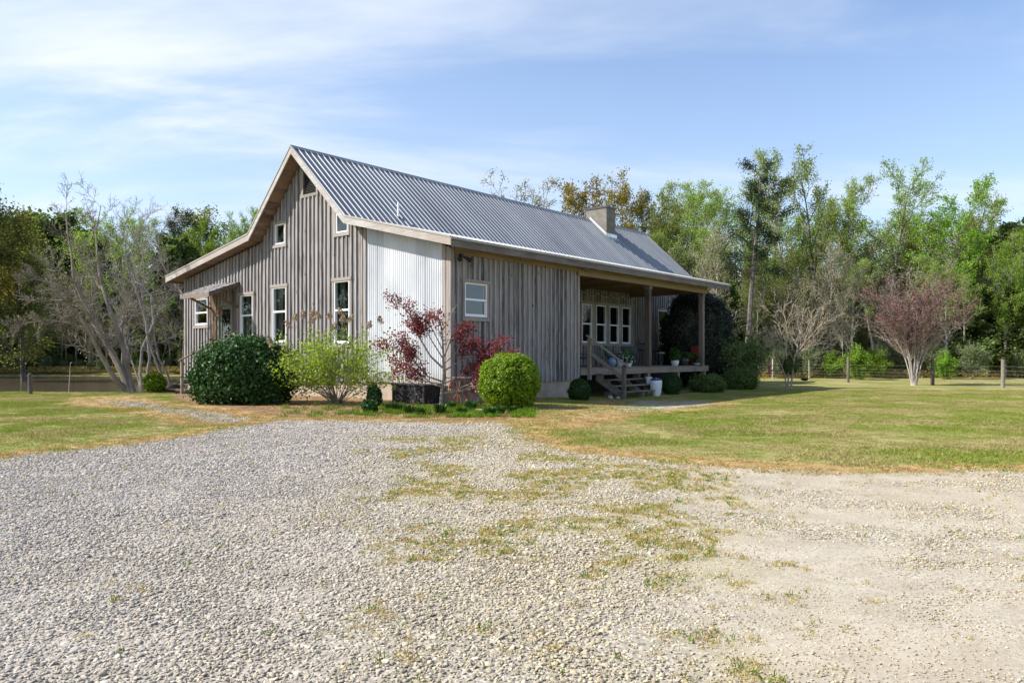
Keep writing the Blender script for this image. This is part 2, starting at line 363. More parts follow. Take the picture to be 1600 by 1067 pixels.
M['flower_orange'] = leafm('orange_petal', (.45, .12, .02), (.6, .25, .03), .2)
M['bark_grey'] = barkm('grey_bark', (.15, .13, .11), (.36, .325, .28))
M['bark_pale'] = barkm('pale_smooth_bark', (.13, .105, .082), (.32, .27, .215), 3.)
M['bark_dark'] = barkm('dark_bark', (.06, .052, .045), (.17, .145, .125))
M['bark_white'] = barkm('whitish_bark', (.28, .24, .21), (.55, .50, .45), 5.)
M['trunk_pale'] = barkm('pale_trunk_bark', (.20, .17, .14), (.42, .37, .31))
M['twig_tan'] = barkm('tan_twig', (.24, .19, .13), (.45, .37, .27))
M['twig_red'] = barkm('reddish_twig', (.15, .085, .075), (.34, .22, .20))

# ------------------------------------------------------------------ ground
def poly(pts): return np.array([gp(*p)[:2] for p in pts])
DRIVE = np.vstack([poly([(-420, 775), (-150, 735), (0, 712), (150, 697), (270, 683), (360, 664), (430, 655), (560, 656), (700, 659), (800, 657), (826, 670), (868, 693), (940, 707), (1050, 718), (1200, 729), (1330, 732), (1600, 731), (2100, 733)]), [[40, -12], [-40, -12]]])
PATHR = poly([(790, 660), (815, 654), (860, 646), (905, 634), (960, 624), (1110, 626), (1148, 631), (1090, 640), (990, 650), (905, 664), (865, 677), (826, 671)])
PATHL = poly([(430, 656), (385, 646), (330, 637), (262, 629), (205, 621), (125, 620), (112, 629), (180, 638), (235, 649), (300, 661), (350, 669)])
BED = poly([(262, 618), (300, 640), (420, 652), (560, 655), (700, 658), (800, 656), (835, 646), (845, 620), (700, 606), (560, 610), (400, 600), (290, 600)])
def sdist(px, py, P):
    px = px.ravel(); py = py.ravel(); d = np.full(px.shape, 1e9); ins = np.zeros(px.shape, bool)
    for i in range(len(P)):
        a = P[i]; b = P[(i+1) % len(P)]; e = b-a; L = e@e
        t_ = np.clip(((px-a[0])*e[0]+(py-a[1])*e[1])/L, 0, 1)
        d = np.minimum(d, np.hypot(px-a[0]-t_*e[0], py-a[1]-t_*e[1]))
        if abs(b[1]-a[1]) > 1e-12:
            c = ((a[1] > py) != (b[1] > py)) & (px < (b[0]-a[0])*(py-a[1])/(b[1]-a[1])+a[0]); ins ^= c
    return np.where(ins, -d, d)
def fields(x, y):
    """gravel, dry (straw-coloured border), mulch, pale packed dirt, moss : 0..1"""
    x = np.asarray(x, float).ravel(); y = np.asarray(y, float).ravel()
    j = (fbm(x, y, 1.3, 5, 4)-.5)
    dd = sdist(x, y, DRIVE)+j*.55; dr = sdist(x, y, PATHR)+j*.5; dl = sdist(x, y, PATHL)+j*.5; db = sdist(x, y, BED)+j*.5
    g1 = ss(-dd, -.15, .75)
    g2 = ss(-dr, .35, 1.1)*(.35+.55*ss(x, 2.5, 5.)); g3 = ss(-dl, .15, .7)*.55*(.5+.9*ss(fbm(x, y, .9, 55), .4, .6))
    g = np.maximum(g1, np.maximum(g2, g3))
    m = np.minimum(dd, np.minimum(dr, dl))
    dry = np.maximum(np.exp(-((dd+.05)/.62)**2), ss(-np.minimum(dr, dl), -.75, .1))*(1-g*.75)
    dry = np.maximum(dry, .55*ss(fbm(x, y, .8, 9), .55, .75)*ss(-dd, 0, .5)*ss(y, 7, 14)*ss(x, -2.5, 1.)*(1-ss(y, 19, 21)))
    mulch = ss(-db, -.1, .3)*(1-g)
    dirt = ss(-dd, 0, .6)*ss(x-.16*y, -.8, 1.6)*(.35+.65*ss(fbm(x*1., y*1.6, .9, 13), .35, .6))
    moss = ss(-dd, .4, 1.5)*ss(fbm(x, y*.9, 1.4, 21, 4), .38, .58)*ss(x+.2*y, -.5, .9)*(1-ss(x-.25*y, -.3, 1.))*(1-ss(y, 13, 16))
    return g, dry, mulch, dirt, moss
def axis_(lo, hi, step, a, b):
    c = list(np.arange(a, b+1e-6, step)); s_ = step
    while c[-1] < hi: s_ = min(s_*1.22, 25); c.append(c[-1]+s_)
    s_ = step
    while c[0] > lo: s_ = min(s_*1.22, 25); c.insert(0, c[0]-s_)
    return np.array(c)
gx = axis_(-700, 700, .22, -22, 30); gy = axis_(-60, 1300, .2, 2, 46)
GX, GY = np.meshgrid(gx, gy); fx, fy = GX.ravel(), GY.ravel()
g_, dry_, mul_, dirt_, moss_ = fields(fx, fy)
gz = zg(fx, fy)+.012*g_*(fbm(fx, fy, 2.5, 4)-.5)
nx, ny = len(gx), len(gy)
ii = np.arange(nx-1)[None, :]+nx*np.arange(ny-1)[:, None]; ii = ii.ravel()
quad = np.stack([ii, ii+1, ii+1+nx, ii+nx], 1)
fc = g_[quad].mean(1); cxy = np.stack([fx[quad].mean(1), fy[quad].mean(1)], 1)
dD = sdist(cxy[:, 0], cxy[:, 1], DRIVE); dR_ = sdist(cxy[:, 0], cxy[:, 1], PATHR); dL_ = sdist(cxy[:, 0], cxy[:, 1], PATHL); dB_ = sdist(cxy[:, 0], cxy[:, 1], BED)
cls = np.zeros(len(quad), int); cls[dB_ < 0] = 3; cls[dR_ < 0] = 2; cls[dL_ < 0] = 4; cls[dD < 0] = 1

t = NT('ground_cover'); p = t.pos()
G, DR, MU, DI, MO = [t.attr(a) for a in ('gravel', 'dry', 'mulch', 'dirt', 'moss')]
nb = t.noise(p, .35, 5, .6); nm = t.noise(p, 2.2, 6, .65); nf = t.noise(p, 16., 6, .7); nff = t.noise(p, 60., 3, .7)
gpn = t.math('ADD', t.math('MULTIPLY', t.noise(p, .42, 4, .6), .6), t.math('MULTIPLY', t.noise(p, 2.0, 4, .6), .4))
grass = t.ramp(gpn, [(.33, (.13, .21, .02)), (.42, (.20, .22, .05)), (.50, (.27, .25, .08)), (.58, (.38, .32, .14))])
grass = t.mix(t.map(nf, .35, .7, .0, .7), grass, t.mix(.5, grass, (.33, .27, .10)))
grass = t.mix(t.map(nff, .3, .55, .55, 0), grass, (.05, .06, .012))
straw = t.ramp(nm, [(.3, (.30, .17, .065)), (.55, (.44, .285, .125)), (.75, (.5, .36, .19))])
straw = t.mix(t.map(nf, .3, .6, .6, 0), straw, (.22, .15, .06))
mulch = t.ramp(t.math('ADD', t.math('MULTIPLY', nm, .6), t.math('MULTIPLY', nf, .4)), [(.33, (.13, .075, .045)), (.47, (.25, .155, .085)), (.57, (.36, .25, .125)), (.7, (.22, .21, .06))])
mulch = t.mix(t.map(nff, .35, .6, .6, 0), mulch, (.06, .035, .02))
v1 = t.n('ShaderNodeTexVoronoi', None, Vector=p, Scale=38.); v2 = t.n('ShaderNodeTexVoronoi', None, Vector=p, Scale=85.)
vs_ = t.n('ShaderNodeSeparateColor', None, Color=v1.outputs['Color']).outputs[0]
vs2 = t.n('ShaderNodeSeparateColor', None, Color=v2.outputs['Color']).outputs[0]
stone = t.ramp(vs_, [(0, (.20, .18, .155)), (.3, (.30, .27, .23)), (.65, (.42, .375, .315)), (1, (.54, .485, .41))])
stone = t.mix(t.map(v1.outputs['Distance'], .3, .75, 0, .6), stone, (.31, .27, .21))
sand = t.mix(t.map(nm, .35, .65), (.37, .315, .235), (.49, .43, .335))
sand = t.mix(t.map(vs2, .72, .95, 0., .7), sand, (.25, .21, .16))
sand = t.mix(t.map(vs2, .0, .12, .6, 0.), sand, (.55, .50, .43))
sand = t.mix(t.map(nf, .35, .6, .25, 0.), sand, (.28, .23, .16))
sand = t.mix(t.map(nb, .45, .65, 0, .5), sand, (.40, .32, .22))
drive = t.mix(t.math('MULTIPLY', t.map(t.math('ADD', DI, t.math('MULTIPLY', t.math('SUBTRACT', nm, .5), .7)), .25, .75), .92), stone, sand)
drive = t.mix(t.math('MULTIPLY', MO, .5), drive, (.34, .29, .14))
base = t.mix(t.map(t.math('ADD', MU, t.math('MULTIPLY', t.math('SUBTRACT', nf, .5), .6)), .3, .7), grass, mulch)
base = t.mix(t.map(t.math('ADD', DR, t.math('MULTIPLY', t.math('SUBTRACT', nf, .5), .8)), .3, .8), base, straw)
gm = t.map(t.math('ADD', G, t.math('MULTIPLY', t.math('SUBTRACT', nf, .5), .5)), .35, .6)
colr = t.mix(gm, base, t.mix(t.math('MULTIPLY', DR, .6), drive, straw))
sandf = t.math('SUBTRACT', 1., t.map(DI, .2, .6))
hgt = t.math('ADD', t.math('MULTIPLY', nf, .3), t.math('ADD', t.math('MULTIPLY', nff, .35), t.math('MULTIPLY', t.math('MULTIPLY', v1.outputs['Distance'], -.8), t.math('MULTIPLY', gm, sandf))))
t.bsdf(Base_Color=colr, Roughness=.95, Normal=t.bump(hgt, .6, .012)).inputs['Specular IOR Level'].default_value = .15
M['ground'] = t.m
def ground_obj(name, sel, label=None):
    q = quad[sel]; used, inv = np.unique(q, return_inverse=True); inv = inv.reshape(q.shape)
    b = MB(); b.v.append(np.stack([fx[used], fy[used], gz[used]], 1)); b.qs = [inv]; b.qr = [np.zeros(len(q))]; b.n = len(used)
    o = b.build(name, M['ground'], smooth=True)
    for an, arr in (('gravel', g_), ('dry', dry_), ('mulch', mul_), ('dirt', dirt_), ('moss', moss_)):
        a = o.data.attributes.new(an, 'FLOAT', 'POINT'); a.data.foreach_set('value', arr[used].astype(np.float32))
    return tag(o, kind='structure')
ground_obj('ground', cls == 0); ground_obj('gravel_drive', cls == 1); ground_obj('porch_path', cls == 2); ground_obj('side_path', cls == 4); ground_obj('garden_bed', cls == 3)
# pond
t = NT('pond_water'); p = t.pos(); n_ = t.noise(t.scl(p, (1, 2.2, 1)), 1.6, 4, .6)
t.bsdf(Base_Color=(.085, .065, .045), Roughness=.12, Normal=t.bump(n_, .5, .05)); M['water'] = t.m
b = MB(); b.add([(-260, 33.5, -.42), (-13, 33.5, -.42), (-13, 80, -.42), (-260, 80, -.42)], [(0, 1, 2, 3)]); tag(b.build('pond_water', M['water']), kind='structure')

# ------------------------------------------------------------------ scattered stuff (instances on points)
def scatter(name, pts, rot, scl, protos, kind_mat, seed=0):
    me = bpy.data.meshes.new(name); me.vertices.add(len(pts)); me.vertices.foreach_set('co', np.asarray(pts, np.float32).ravel())
    a = me.attributes.new('rot', 'FLOAT_VECTOR', 'POINT'); a.data.foreach_set('vector', np.asarray(rot, np.float32).ravel())
    a = me.attributes.new('scl', 'FLOAT_VECTOR', 'POINT'); a.data.foreach_set('vector', np.asarray(scl, np.float32).ravel())
    o = bpy.data.objects.new(name, me); COL.objects.link(o)
    c = bpy.data.collections.new(name+'_shapes')
    for m_ in protos: c.objects.link(bpy.data.objects.new(name+'_shape', m_))
    ng = bpy.data.node_groups.new(name, 'GeometryNodeTree')
    ng.interface.new_socket('Geometry', in_out='INPUT', socket_type='NodeSocketGeometry'); ng.interface.new_socket('Geometry', in_out='OUTPUT', socket_type='NodeSocketGeometry')
    N = ng.nodes; L = ng.links
    gi = N.new('NodeGroupInput'); go = N.new('NodeGroupOutput')
    ci = N.new('GeometryNodeCollectionInfo'); ci.inputs[0].default_value = c; ci.inputs[1].default_value = True; ci.inputs[2].default_value = True
    ip = N.new('GeometryNodeInstanceOnPoints'); ip.inputs['Pick Instance'].default_value = True
    ra = N.new('GeometryNodeInputNamedAttribute'); ra.data_type = 'FLOAT_VECTOR'; ra.inputs[0].default_value = 'rot'
    sa = N.new('GeometryNodeInputNamedAttribute'); sa.data_type = 'FLOAT_VECTOR'; sa.inputs[0].default_value = 'scl'
    L.new(gi.outputs[0], ip.inputs['Points']); L.new(ci.outputs[0], ip.inputs['Instance']); L.new(ra.outputs[0], ip.inputs['Rotation']); L.new(sa.outputs[0], ip.inputs['Scale']); L.new(ip.outputs[0], go.inputs[0])
    md = o.modifiers.new('scatter', 'NODES'); md.node_group = ng
    return tag(o, kind='stuff')
KEEP = set()
def mesh_only(b, name, mat, smooth=False):
    o = b.build(name, mat, smooth=smooth); m_ = o.data; bpy.data.objects.remove(o); KEEP.add(m_.name); return m_
rng = np.random.default_rng(11)
def cone_pts(n, d0, d1, k=.72, pad=.6):
    d = np.sqrt(rng.uniform(d0*d0, d1*d1, n)); x = rng.uniform(-1, 1, n)*(k*d+pad); return x, d
import bmesh
def pebble(seed):
    bm = bmesh.new(); bmesh.ops.create_icosphere(bm, subdivisions=2, radius=1); rs = random.Random(seed)
    ax = [Vector((rs.gauss(0, 1), rs.gauss(0, 1), rs.gauss(0, 1))).normalized() for _ in range(7)]; cut = [rs.uniform(.55, .9) for _ in ax]
    for v in bm.verts:
        for a, c in zip(ax, cut):
            d = v.co.dot(a)
            if d > c: v.co -= a*(d-c)*.85
    me = bpy.data.meshes.new('pebble'); bm.to_mesh(me); bm.free()
    for p_ in me.polygons: p_.use_smooth = True
    me.materials.append(M['pebble']); KEEP.add(me.name); return me
t = NT('river_pebble'); oi = t.n('ShaderNodeObjectInfo').outputs['Random']; p = t.pos()
big = t.noise(p, .22, 3, .5); xs = t.n('ShaderNodeSeparateXYZ', None, Vector=p).outputs[0]
cool = t.ramp(oi, [(0, (.20, .188, .18)), (.2, (.28, .262, .248)), (.5, (.39, .358, .322)), (.72, (.47, .42, .36)), (.88, (.40, .30, .215)), (1, (.58, .54, .49))])
warm = t.ramp(oi, [(0, (.26, .215, .145)), (.25, (.34, .285, .185)), (.6, (.44, .37, .245)), (.85, (.51, .43, .28)), (1, (.59, .525, .39))])
sel = t.map(t.math('ADD', t.math('MULTIPLY', xs, .20), t.math('MULTIPLY', t.math('SUBTRACT', big, .5), 1.6)), -.75, .15)
c = t.mix(sel, cool, warm); c = t.mix(t.map(t.noise(p, 45., 4, .6), .4, .7, 0, .35), c, (.32, .27, .2))
t.bsdf(Base_Color=c, Roughness=.85).inputs['Specular IOR Level'].default_value = .25
M['pebble'] = t.m
pebs = [pebble(i) for i in range(6)]
PX, PY, PS = [], [], []
for (d0, d1, dens, smin, smax) in ((2.6, 6., 3600, .004, .0145), (6., 10., 2000, .0055, .0165), (10., 16., 800, .009, .0205), (16., 27., 320, .011, .024)):
    k = .74; n = int(dens*(d1*d1-d0*d0)*k); x, y = cone_pts(n, d0, d1, k, .4)
    g, dr, mu, di, mo = fields(x, y)
    keep = rng.random(n) < np.clip(g*1.25-.12, 0, 1)*(1-.62*di**1.0)*(1-.45*mo)*(1-.4*dr)
    s_ = (smin+(smax-smin)*rng.random(n)**1.4)*(1-.5*di)*(.85+.6*rng.random(n)**6)
    PX.append(x[keep]); PY.append(y[keep]); PS.append(s_[keep])
x = np.concatenate(PX); y = np.concatenate(PY); s_ = np.concatenate(PS); n = len(x)
rot = np.stack([rng.normal(0, .35, n), rng.normal(0, .35, n), rng.uniform(0, 6.28, n)], 1)
scl = np.stack([s_*rng.uniform(.9, 1.5, n), s_*rng.uniform(.7, 1.1, n), s_*rng.uniform(.36, .66, n)], 1)
print('pebbles', n)
tag(scatter('gravel_stones', np.stack([x, y, zg(x, y)+s_*.30], 1), rot, scl*K, pebs, None), 'loose grey and tan river gravel spread over the drive', 'gravel')

def tuft(mat, nb_, h, spread, width, seed, lean=.45):
    r = np.random.default_rng(seed); b = MB()
    for i in range(nb_):
        a = r.uniform(0, 6.28); q = np.array([math.cos(a), math.sin(a), 0])*spread*math.sqrt(r.random()); hh = h*r.uniform(.5, 1.2); a2 = r.uniform(0, 6.28)
        ld = np.array([math.cos(a2), math.sin(a2), 0])*hh*lean*r.uniform(.2, 1.6); sd2 = np.array([-math.sin(a2), math.cos(a2), 0])*width/2
        b.add([q-sd2, q+sd2, q+ld*.4+[0, 0, hh*.6]+sd2*.8, q+ld+[0, 0, hh]], [(0, 1, 2, 3)], r.random())
    return mesh_only(b, 'tuft', mat)
gt = [tuft(M['grassblade'], 26, .036, .14, .009, i, .8) for i in range(4)]
n = 150000; x, y = cone_pts(n, 10., 40., .74, 1.)
g, dr, mu, di, mo = fields(x, y); dd = np.minimum(sdist(x, y, DRIVE), np.minimum(sdist(x, y, PATHR), sdist(x, y, PATHL)))
hs_ = (x-HC[0])*U[0]+(y-HC[1])*U[1]; ht_ = (x-HC[0])*V[0]+(y-HC[1])*V[1]
inh = (hs_ > -.1) & (ht_ > -.1) & (hs_ < 28) & (ht_ < 19)
pond = (x < -13) & (y > 34.6)
keep = (rng.random(n) < (1-g)*(1-.75*dr)*(1-mu)*(.45+.55*ss(fbm(x, y, .9, 31), .3, .55))) & ~inh & ~pond & (rng.random(n) < np.clip(18./y, 0, 1)**.5)
x = x[keep]; y = y[keep]; n = len(x); s_ = rng.uniform(.6, 1.25, n)*(.75+.45*ss(fbm(x, y, .7, 41), .45, .7))
tag(scatter('lawn_grass', np.stack([x, y, zg(x, y)-.005], 1), np.stack([0*x, 0*x, rng.uniform(0, 6.28, n)], 1), np.repeat(s_[:, None], 3, 1)*K, gt, None), 'short patchy lawn grass, green with straw-coloured blades', 'grass')
# moss and weed sprigs in the gravel
wt = [tuft(M['dryblade'], 14, .022, .06, .006, 50+i, .9) for i in range(3)]+[tuft(M['weed'], 10, .03, .045, .006, 60+i, .8) for i in range(1)]
n = 90000; x, y = cone_pts(n, 3., 17., .72, .3); g, dr, mu, di, mo = fields(x, y)
keep = (rng.random(n) < (mo*1.1+.5*dr*g*ss(y, 9, 13)+.02)*g*ss(fbm(x, y, 6., 71, 2), .38, .58)); x = x[keep]; y = y[keep]; n = len(x); s_ = rng.uniform(.5, 1.3, n)
tag(scatter('gravel_weeds', np.stack([x, y, zg(x, y)+.004], 1), np.stack([0*x, 0*x, rng.uniform(0, 6.28, n)], 1), np.repeat(s_[:, None], 3, 1)*K, wt, None), 'low mossy weeds growing through the gravel', 'weeds')
# bed growth
bt = [tuft(M['weed'], 22, .12, .13, .012, 80+i) for i in range(4)]
q = np.array([gp(a, c_)[:2] for a, c_ in zip(rng.uniform(440, 835, 1500), rng.uniform(633, 653, 1500))])
x, y = q[:, 0], q[:, 1]; keep = (rng.random(len(x)) < .12+.9*ss(fbm(x, y, 1.6, 91), .42, .62)*ss(x, -5.5, -3.6)); x = x[keep]; y = y[keep]; n = len(x); s_ = rng.uniform(.4, 1.2, n)
tag(scatter('bed_weeds', np.stack([x, y, zg(x, y)], 1), np.stack([0*x, 0*x, rng.uniform(0, 6.28, n)], 1), np.repeat(s_[:, None], 3, 1)*K, bt, None), 'bright green weeds along the front edge of the bed', 'weeds')

stt = [tuft(M['straw'], 16, .03, .14, .008, 120+i, 2.2) for i in range(3)]
q = np.array([gp(a, c_)[:2] for a, c_ in zip(np.r_[rng.uniform(150, 1000, 8000), rng.uniform(-20, 1620, 9000)], np.r_[rng.uniform(618, 665, 8000), rng.uniform(655, 745, 9000)])]); x, y = q[:, 0], q[:, 1]; g, dr, mu, di, mo = fields(x, y)
keep = rng.random(len(x)) < (mu*.7+dr*.7)*ss(fbm(x, y, 2., 77), .3, .55); x = x[keep]; y = y[keep]; n = len(x); s_ = rng.uniform(.5, 1.3, n)
tag(scatter('dead_straw', np.stack([x, y, zg(x, y)], 1), np.stack([0*x, 0*x, rng.uniform(0, 6.28, n)], 1), np.repeat(s_[:, None], 3, 1)*K, stt, None), 'dead straw-coloured grass and pine needles along the bed and paths', 'straw')
# ------------------------------------------------------------------ the house
OV = 0.7
PROF = [(-.69, 5.53), (4.93, 6.88), (8.38, 10.12), (11.59, 6.88), (19.14, 5.54)]
def roofz(t): return float(np.interp(t, [p_[0] for p_ in PROF], [p_[1] for p_ in PROF]))
house = empty('farmhouse', HC, HROT, 'weathered board-and-batten farmhouse with a grey ribbed metal roof and side porch', 'house')
def gmap(a, d, z): return (-d, a, z)          # gable wall (plane s=0)
def lmap(a, d, z): return (a, -d, z)          # long wall (plane t=0)
def pmap(a, d, z): return (a, 4.5-d, z)       # porch back wall (plane t=4.5)
def slab(b, mp_, a0, a1, za0, za1, zb0, zb1, d0, d1, rnd=None, mi=0):
    """a0,a1 along the wall; bottoms za0,za1; tops zb0,zb1; depth d0..d1"""
    b.hexa([mp_(a0, d0, za0), mp_(a1, d0, za1), mp_(a1, d1, za1), mp_(a0, d1, za0), mp_(a0, d0, zb0), mp_(a1, d0, zb1), mp_(a1, d1, zb1), mp_(a0, d1, zb0)], rnd, mi)
rs = random.Random(4)
def siding(b, mp_, A0, A1, zlo, top, openings, pitch=.27, bw=.085):
    n_ = max(1, round((A1-A0)/pitch)); pw = (A1-A0)/n_
    def put(a0, a1, d0, d1, rnd):
        cuts = sorted({a0, a1, *[o[i] for o in openings for i in (0, 1) if a0+.004 < o[i] < a1-.004]})
        for c0, c1 in zip(cuts[:-1], cuts[1:]):
            m_ = (c0+c1)/2; iv = [(zlo, None)]
            hit = sorted([(o[2], o[3]) for o in openings if o[0] < m_ < o[1]])
            lo = zlo
            for (z0, z1) in hit:
                if z0 > lo+.02: slab(b, mp_, c0, c1, lo, lo, z0, z0, d0, d1, rnd)
                lo = z1
            if min(top(c0), top(c1)) > lo+.02: slab(b, mp_, c0, c1, lo, lo, top(c0), top(c1), d0, d1, rnd)
    for i in range(n_):
        a = A0+i*pw; j = rs.uniform(-.004, .006)
        put(a+.003, a+pw-.003, 0, .022+j, rs.random()*.8)
    for i in range(n_+1):
        a = A0+i*pw+rs.uniform(-.012, .012); wd = bw*rs.uniform(.8, 1.25)
        a0, a1 = max(A0, a-wd/2), min(A1, a+wd/2)
        put(a0, a1, .018, .070+rs.uniform(0, .010), rs.uniform(.45, 1.1))
GW = [(16.2, 17.37, 3.12, 4.39), (12.25, 13.27, 2.22, 4.36), (9.66, 10.67, 2.2, 4.56), (5.41, 6.37, 2.12, 4.56), (9.76, 10.5, 6.40, 7.25), (5.5, 6.24, 6.45, 7.25)]
DOOR = (13.98, 15.28, 1.15, 4.08); VENT = (7.6, 8.42, 8.25, 9.15)
LW = (.63, 1.80, 3.0, 4.18)
b = MB(); siding(b, gmap, 4.5, 18.4, .62, lambda a: roofz(a)-.30, GW+[DOOR, VENT]); b.build('gable_siding', M['siding'], house)
b = MB(); siding(b, lmap, .02, 7.58, .61, lambda a: 5.35, [LW], .28); b.build('side_siding', M['siding'], house)
PW = [(s_at(a, 4.5), s_at(c_, 4.5), 2.32, 4.38) for a, c_ in ((908, 923.5), (930, 945.5), (951, 965.5), (970.5, 984))]
FW = (22.45, 23.75, 2.35, 4.42)
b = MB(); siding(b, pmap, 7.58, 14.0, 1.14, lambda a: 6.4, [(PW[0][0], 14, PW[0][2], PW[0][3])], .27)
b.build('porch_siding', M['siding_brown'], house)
b = MB(); siding(b, pmap, 14.0, 27.1, .62, lambda a: 6.45, [(p_[0] if i else 14, p_[1], p_[2], p_[3]) for i, p_ in enumerate(PW)]+[FW], .27); b.build('porch_siding', M['siding'], house)
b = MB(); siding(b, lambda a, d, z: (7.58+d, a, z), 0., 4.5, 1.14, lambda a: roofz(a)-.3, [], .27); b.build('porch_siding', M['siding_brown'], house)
b = MB(); siding(b, lambda a, d, z: (27.1+d, a, z), 4.5, 18.4, .62, lambda a: roofz(a)-.3, [], .27)
siding(b, lambda a, d, z: (a, 18.4+d, z), 0, 27.1, .62, lambda a: 5.3, [], .27); b.build('rear_siding', M['siding'], house)
# corrugated panel
b = MB(); n_ = 640; aa = np.linspace(.36, 4.42, n_); dd_ = .022+.012*np.sin(aa/.112*2*math.pi); seam = (np.abs(((aa-.36) % .86)-.04) < .03)
tops = np.array([roofz(a)-.26 for a in aa]); vs = [gmap(a, d+.008*s2, .645) for a, d, s2 in zip(aa, dd_, seam)]+[gmap(a, d+.008*s2, z) for a, d, s2, z in zip(aa, dd_, seam, tops)]
b.add(vs, [(i, i+1, n_+i+1, n_+i) for i in range(n_-1)]); slab(b, gmap, .3, 4.5, .645, .645, roofz(.3)-.3, roofz(4.5)-.3, -.05, -.003)
b.build('corrugated_panel', M['zinc'], house, smooth=True)
# corner boards
for args in ((gmap, .0, .14, .60, .60, 5.36, 5.36, .0, .075, .8), (gmap, .19, .36, .60, .60, 5.42, 5.42, .0, .06, .45), (lmap, -.075, .12, .60, .60, 5.3, 5.3, -.02, .072, .5),
             (gmap, 4.42, 4.56, .60, .60, 6.45, 6.45, 0, .078, .6), (gmap, 4.62, 4.74, .62, .62, 6.45, 6.45, .02, .07, .35), (gmap, 18.33, 18.46, .60, .60, 5.42, 5.42, 0, .078, .6), (lmap, 7.48, 7.62, .60, .60, 5.1, 5.1, .0, .075, .7)):
    b = MB(); slab(b, *args); b.build('corner_board', M['trim'], house)
b = MB(); slab(b, gmap, 13.75, 13.9, 1., 1., 4.6, 4.6, .03, .09, .1); slab(b, gmap, 15.36, 15.52, .62, .62, 4.6, 4.6, .03, .09, .9); slab(b, gmap, 15.58, 15.85, .62, .62, 4.6, 4.6, .03, .085, .5)
b.build('door_surround', M['siding_brown'], house)
# windows
def window(mp_, a0, a1, z0, z1, double=True, trim=True, head=True, wide=.09, glass='glass'):
    f = MB(); fw = .05
    slab(f, mp_, a0, a0+fw, z0, z0, z1, z1, -.07, .07); slab(f, mp_, a1-fw, a1, z0, z0, z1, z1, -.07, .07)
    slab(f, mp_, a0+fw, a1-fw, z1-fw, z1-fw, z1, z1, -.07, .069); slab(f, mp_, a0+fw, a1-fw, z0, z0, z0+fw, z0+fw, -.07, .069)
    zm = (z0+z1)/2 if double is True else double
    if double:
        slab(f, mp_, a0+fw, a1-fw, zm-.04, zm-.04, zm+.035, zm+.035, -.05, .055)
        slab(f, mp_, a0+fw, a0+fw+.03, z0+fw, z0+fw, zm-.04, zm-.04, -.05, .02); slab(f, mp_, a1-fw-.03, a1-fw, z0+fw, z0+fw, zm-.04, zm-.04, -.05, .02)
        slab(f, mp_, a0+fw+.03, a1-fw-.03, z0+fw, z0+fw, z0+fw+.045, z0+fw+.045, -.05, .02)
    w_ = f.build('window', M['white'], house)
    g = MB()
    if double:
        slab(g, mp_, a0+fw, a1-fw, zm+.035, zm+.035, z1-fw, z1-fw, .012, .018); g.build('pane', M[glass], w_)
        g = MB(); slab(g, mp_, a0+fw+.03, a1-fw-.03, z0+fw+.045, z0+fw+.045, zm-.04, zm-.04, -.02, -.014); g.build('pane', M[glass], w_)
    else:
        slab(g, mp_, a0+fw, a1-fw, z0+fw, z0+fw, z1-fw, z1-fw, .0, .006); g.build('pane', M[glass], w_)
    if trim:
        t_ = MB(); k = wide
        slab(t_, mp_, a0-k, a0-.002, z0-.02, z0-.02, z1, z1, .02, .085); slab(t_, mp_, a1+.002, a1+k, z0-.02, z0-.02, z1, z1, .02, .085)
        if head: slab(t_, mp_, a0-k-.06, a1+k+.06, z1+.002, z1+.002, z1+.125, z1+.125, .02, .105, .95)
        else: slab(t_, mp_, a0-k, a1+k, z1+.002, z1+.002, z1+.12, z1+.12, .02, .09, .7)
        slab(t_, mp_, a0-k-.02, a1+k+.02, z0-.15, z0-.15, z0-.022, z0-.022, .02, .10, .6)
        t_.build('trim', M['trim'], w_)
    return w_
zms = [None, 3.56, 3.50, 3.42]
window(gmap, *GW[0], double=3.72, head=False)
window(gmap, *GW[1], double=3.45); window(gmap, *GW[2], double=3.52); window(gmap, *GW[3], double=3.42)
window(gmap, *GW[4], double=False, head=False, wide=.11); window(gmap, *GW[5], double=False, head=False, wide=.11)
window(lmap, *LW, double=3.60)
for i, p_ in enumerate(PW): window(pmap, *p_, double=3.34, trim=False)
b = MB()
ed = [PW[0][0]-.16]+sum([[p_[0], p_[1]] for p_ in PW], [])+[PW[-1][1]+.16]
for i in range(0, len(ed), 2): slab(b, pmap, ed[i]+.002, ed[i+1]-.002, 2.2, 2.2, 4.40, 4.40, .02, .075)
slab(b, pmap, ed[0], ed[-1], 4.402, 4.402, 4.52, 4.52, .02, .09, .6); slab(b, pmap, ed[0], ed[-1], 2.18, 2.18, 2.30, 2.30, .076, .11, .6)
b.build('window_mullions', M['trim'], house)
window(pmap, *FW, double=3.34, head=False)
# pale folded sheets added to stand for the interior reflection in the gable windows
for (a0, a1, z0, z1) in GW[1:4]:
    c_ = MB(); na = 14; aa = np.linspace(a1-.34, a1-.02, na); dep = -.22+.03*np.sin(np.arange(na)*1.9)
    c_.add([(-d, a, z0) for a, d in zip(aa, dep)]+[(-d, a, z1) for a, d in zip(aa, dep)], [(i, i+1, na+i+1, na+i) for i in range(na-1)]); c_.build('reflection_strip', M['reflection_strip'], house)
# interior floor and dark partition
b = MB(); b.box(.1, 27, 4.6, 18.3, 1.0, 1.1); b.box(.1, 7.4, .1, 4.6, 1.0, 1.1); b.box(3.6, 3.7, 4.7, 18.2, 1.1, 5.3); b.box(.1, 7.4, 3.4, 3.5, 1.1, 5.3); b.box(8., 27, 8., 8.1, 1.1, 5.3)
b.build('interior', M['dark'], house)
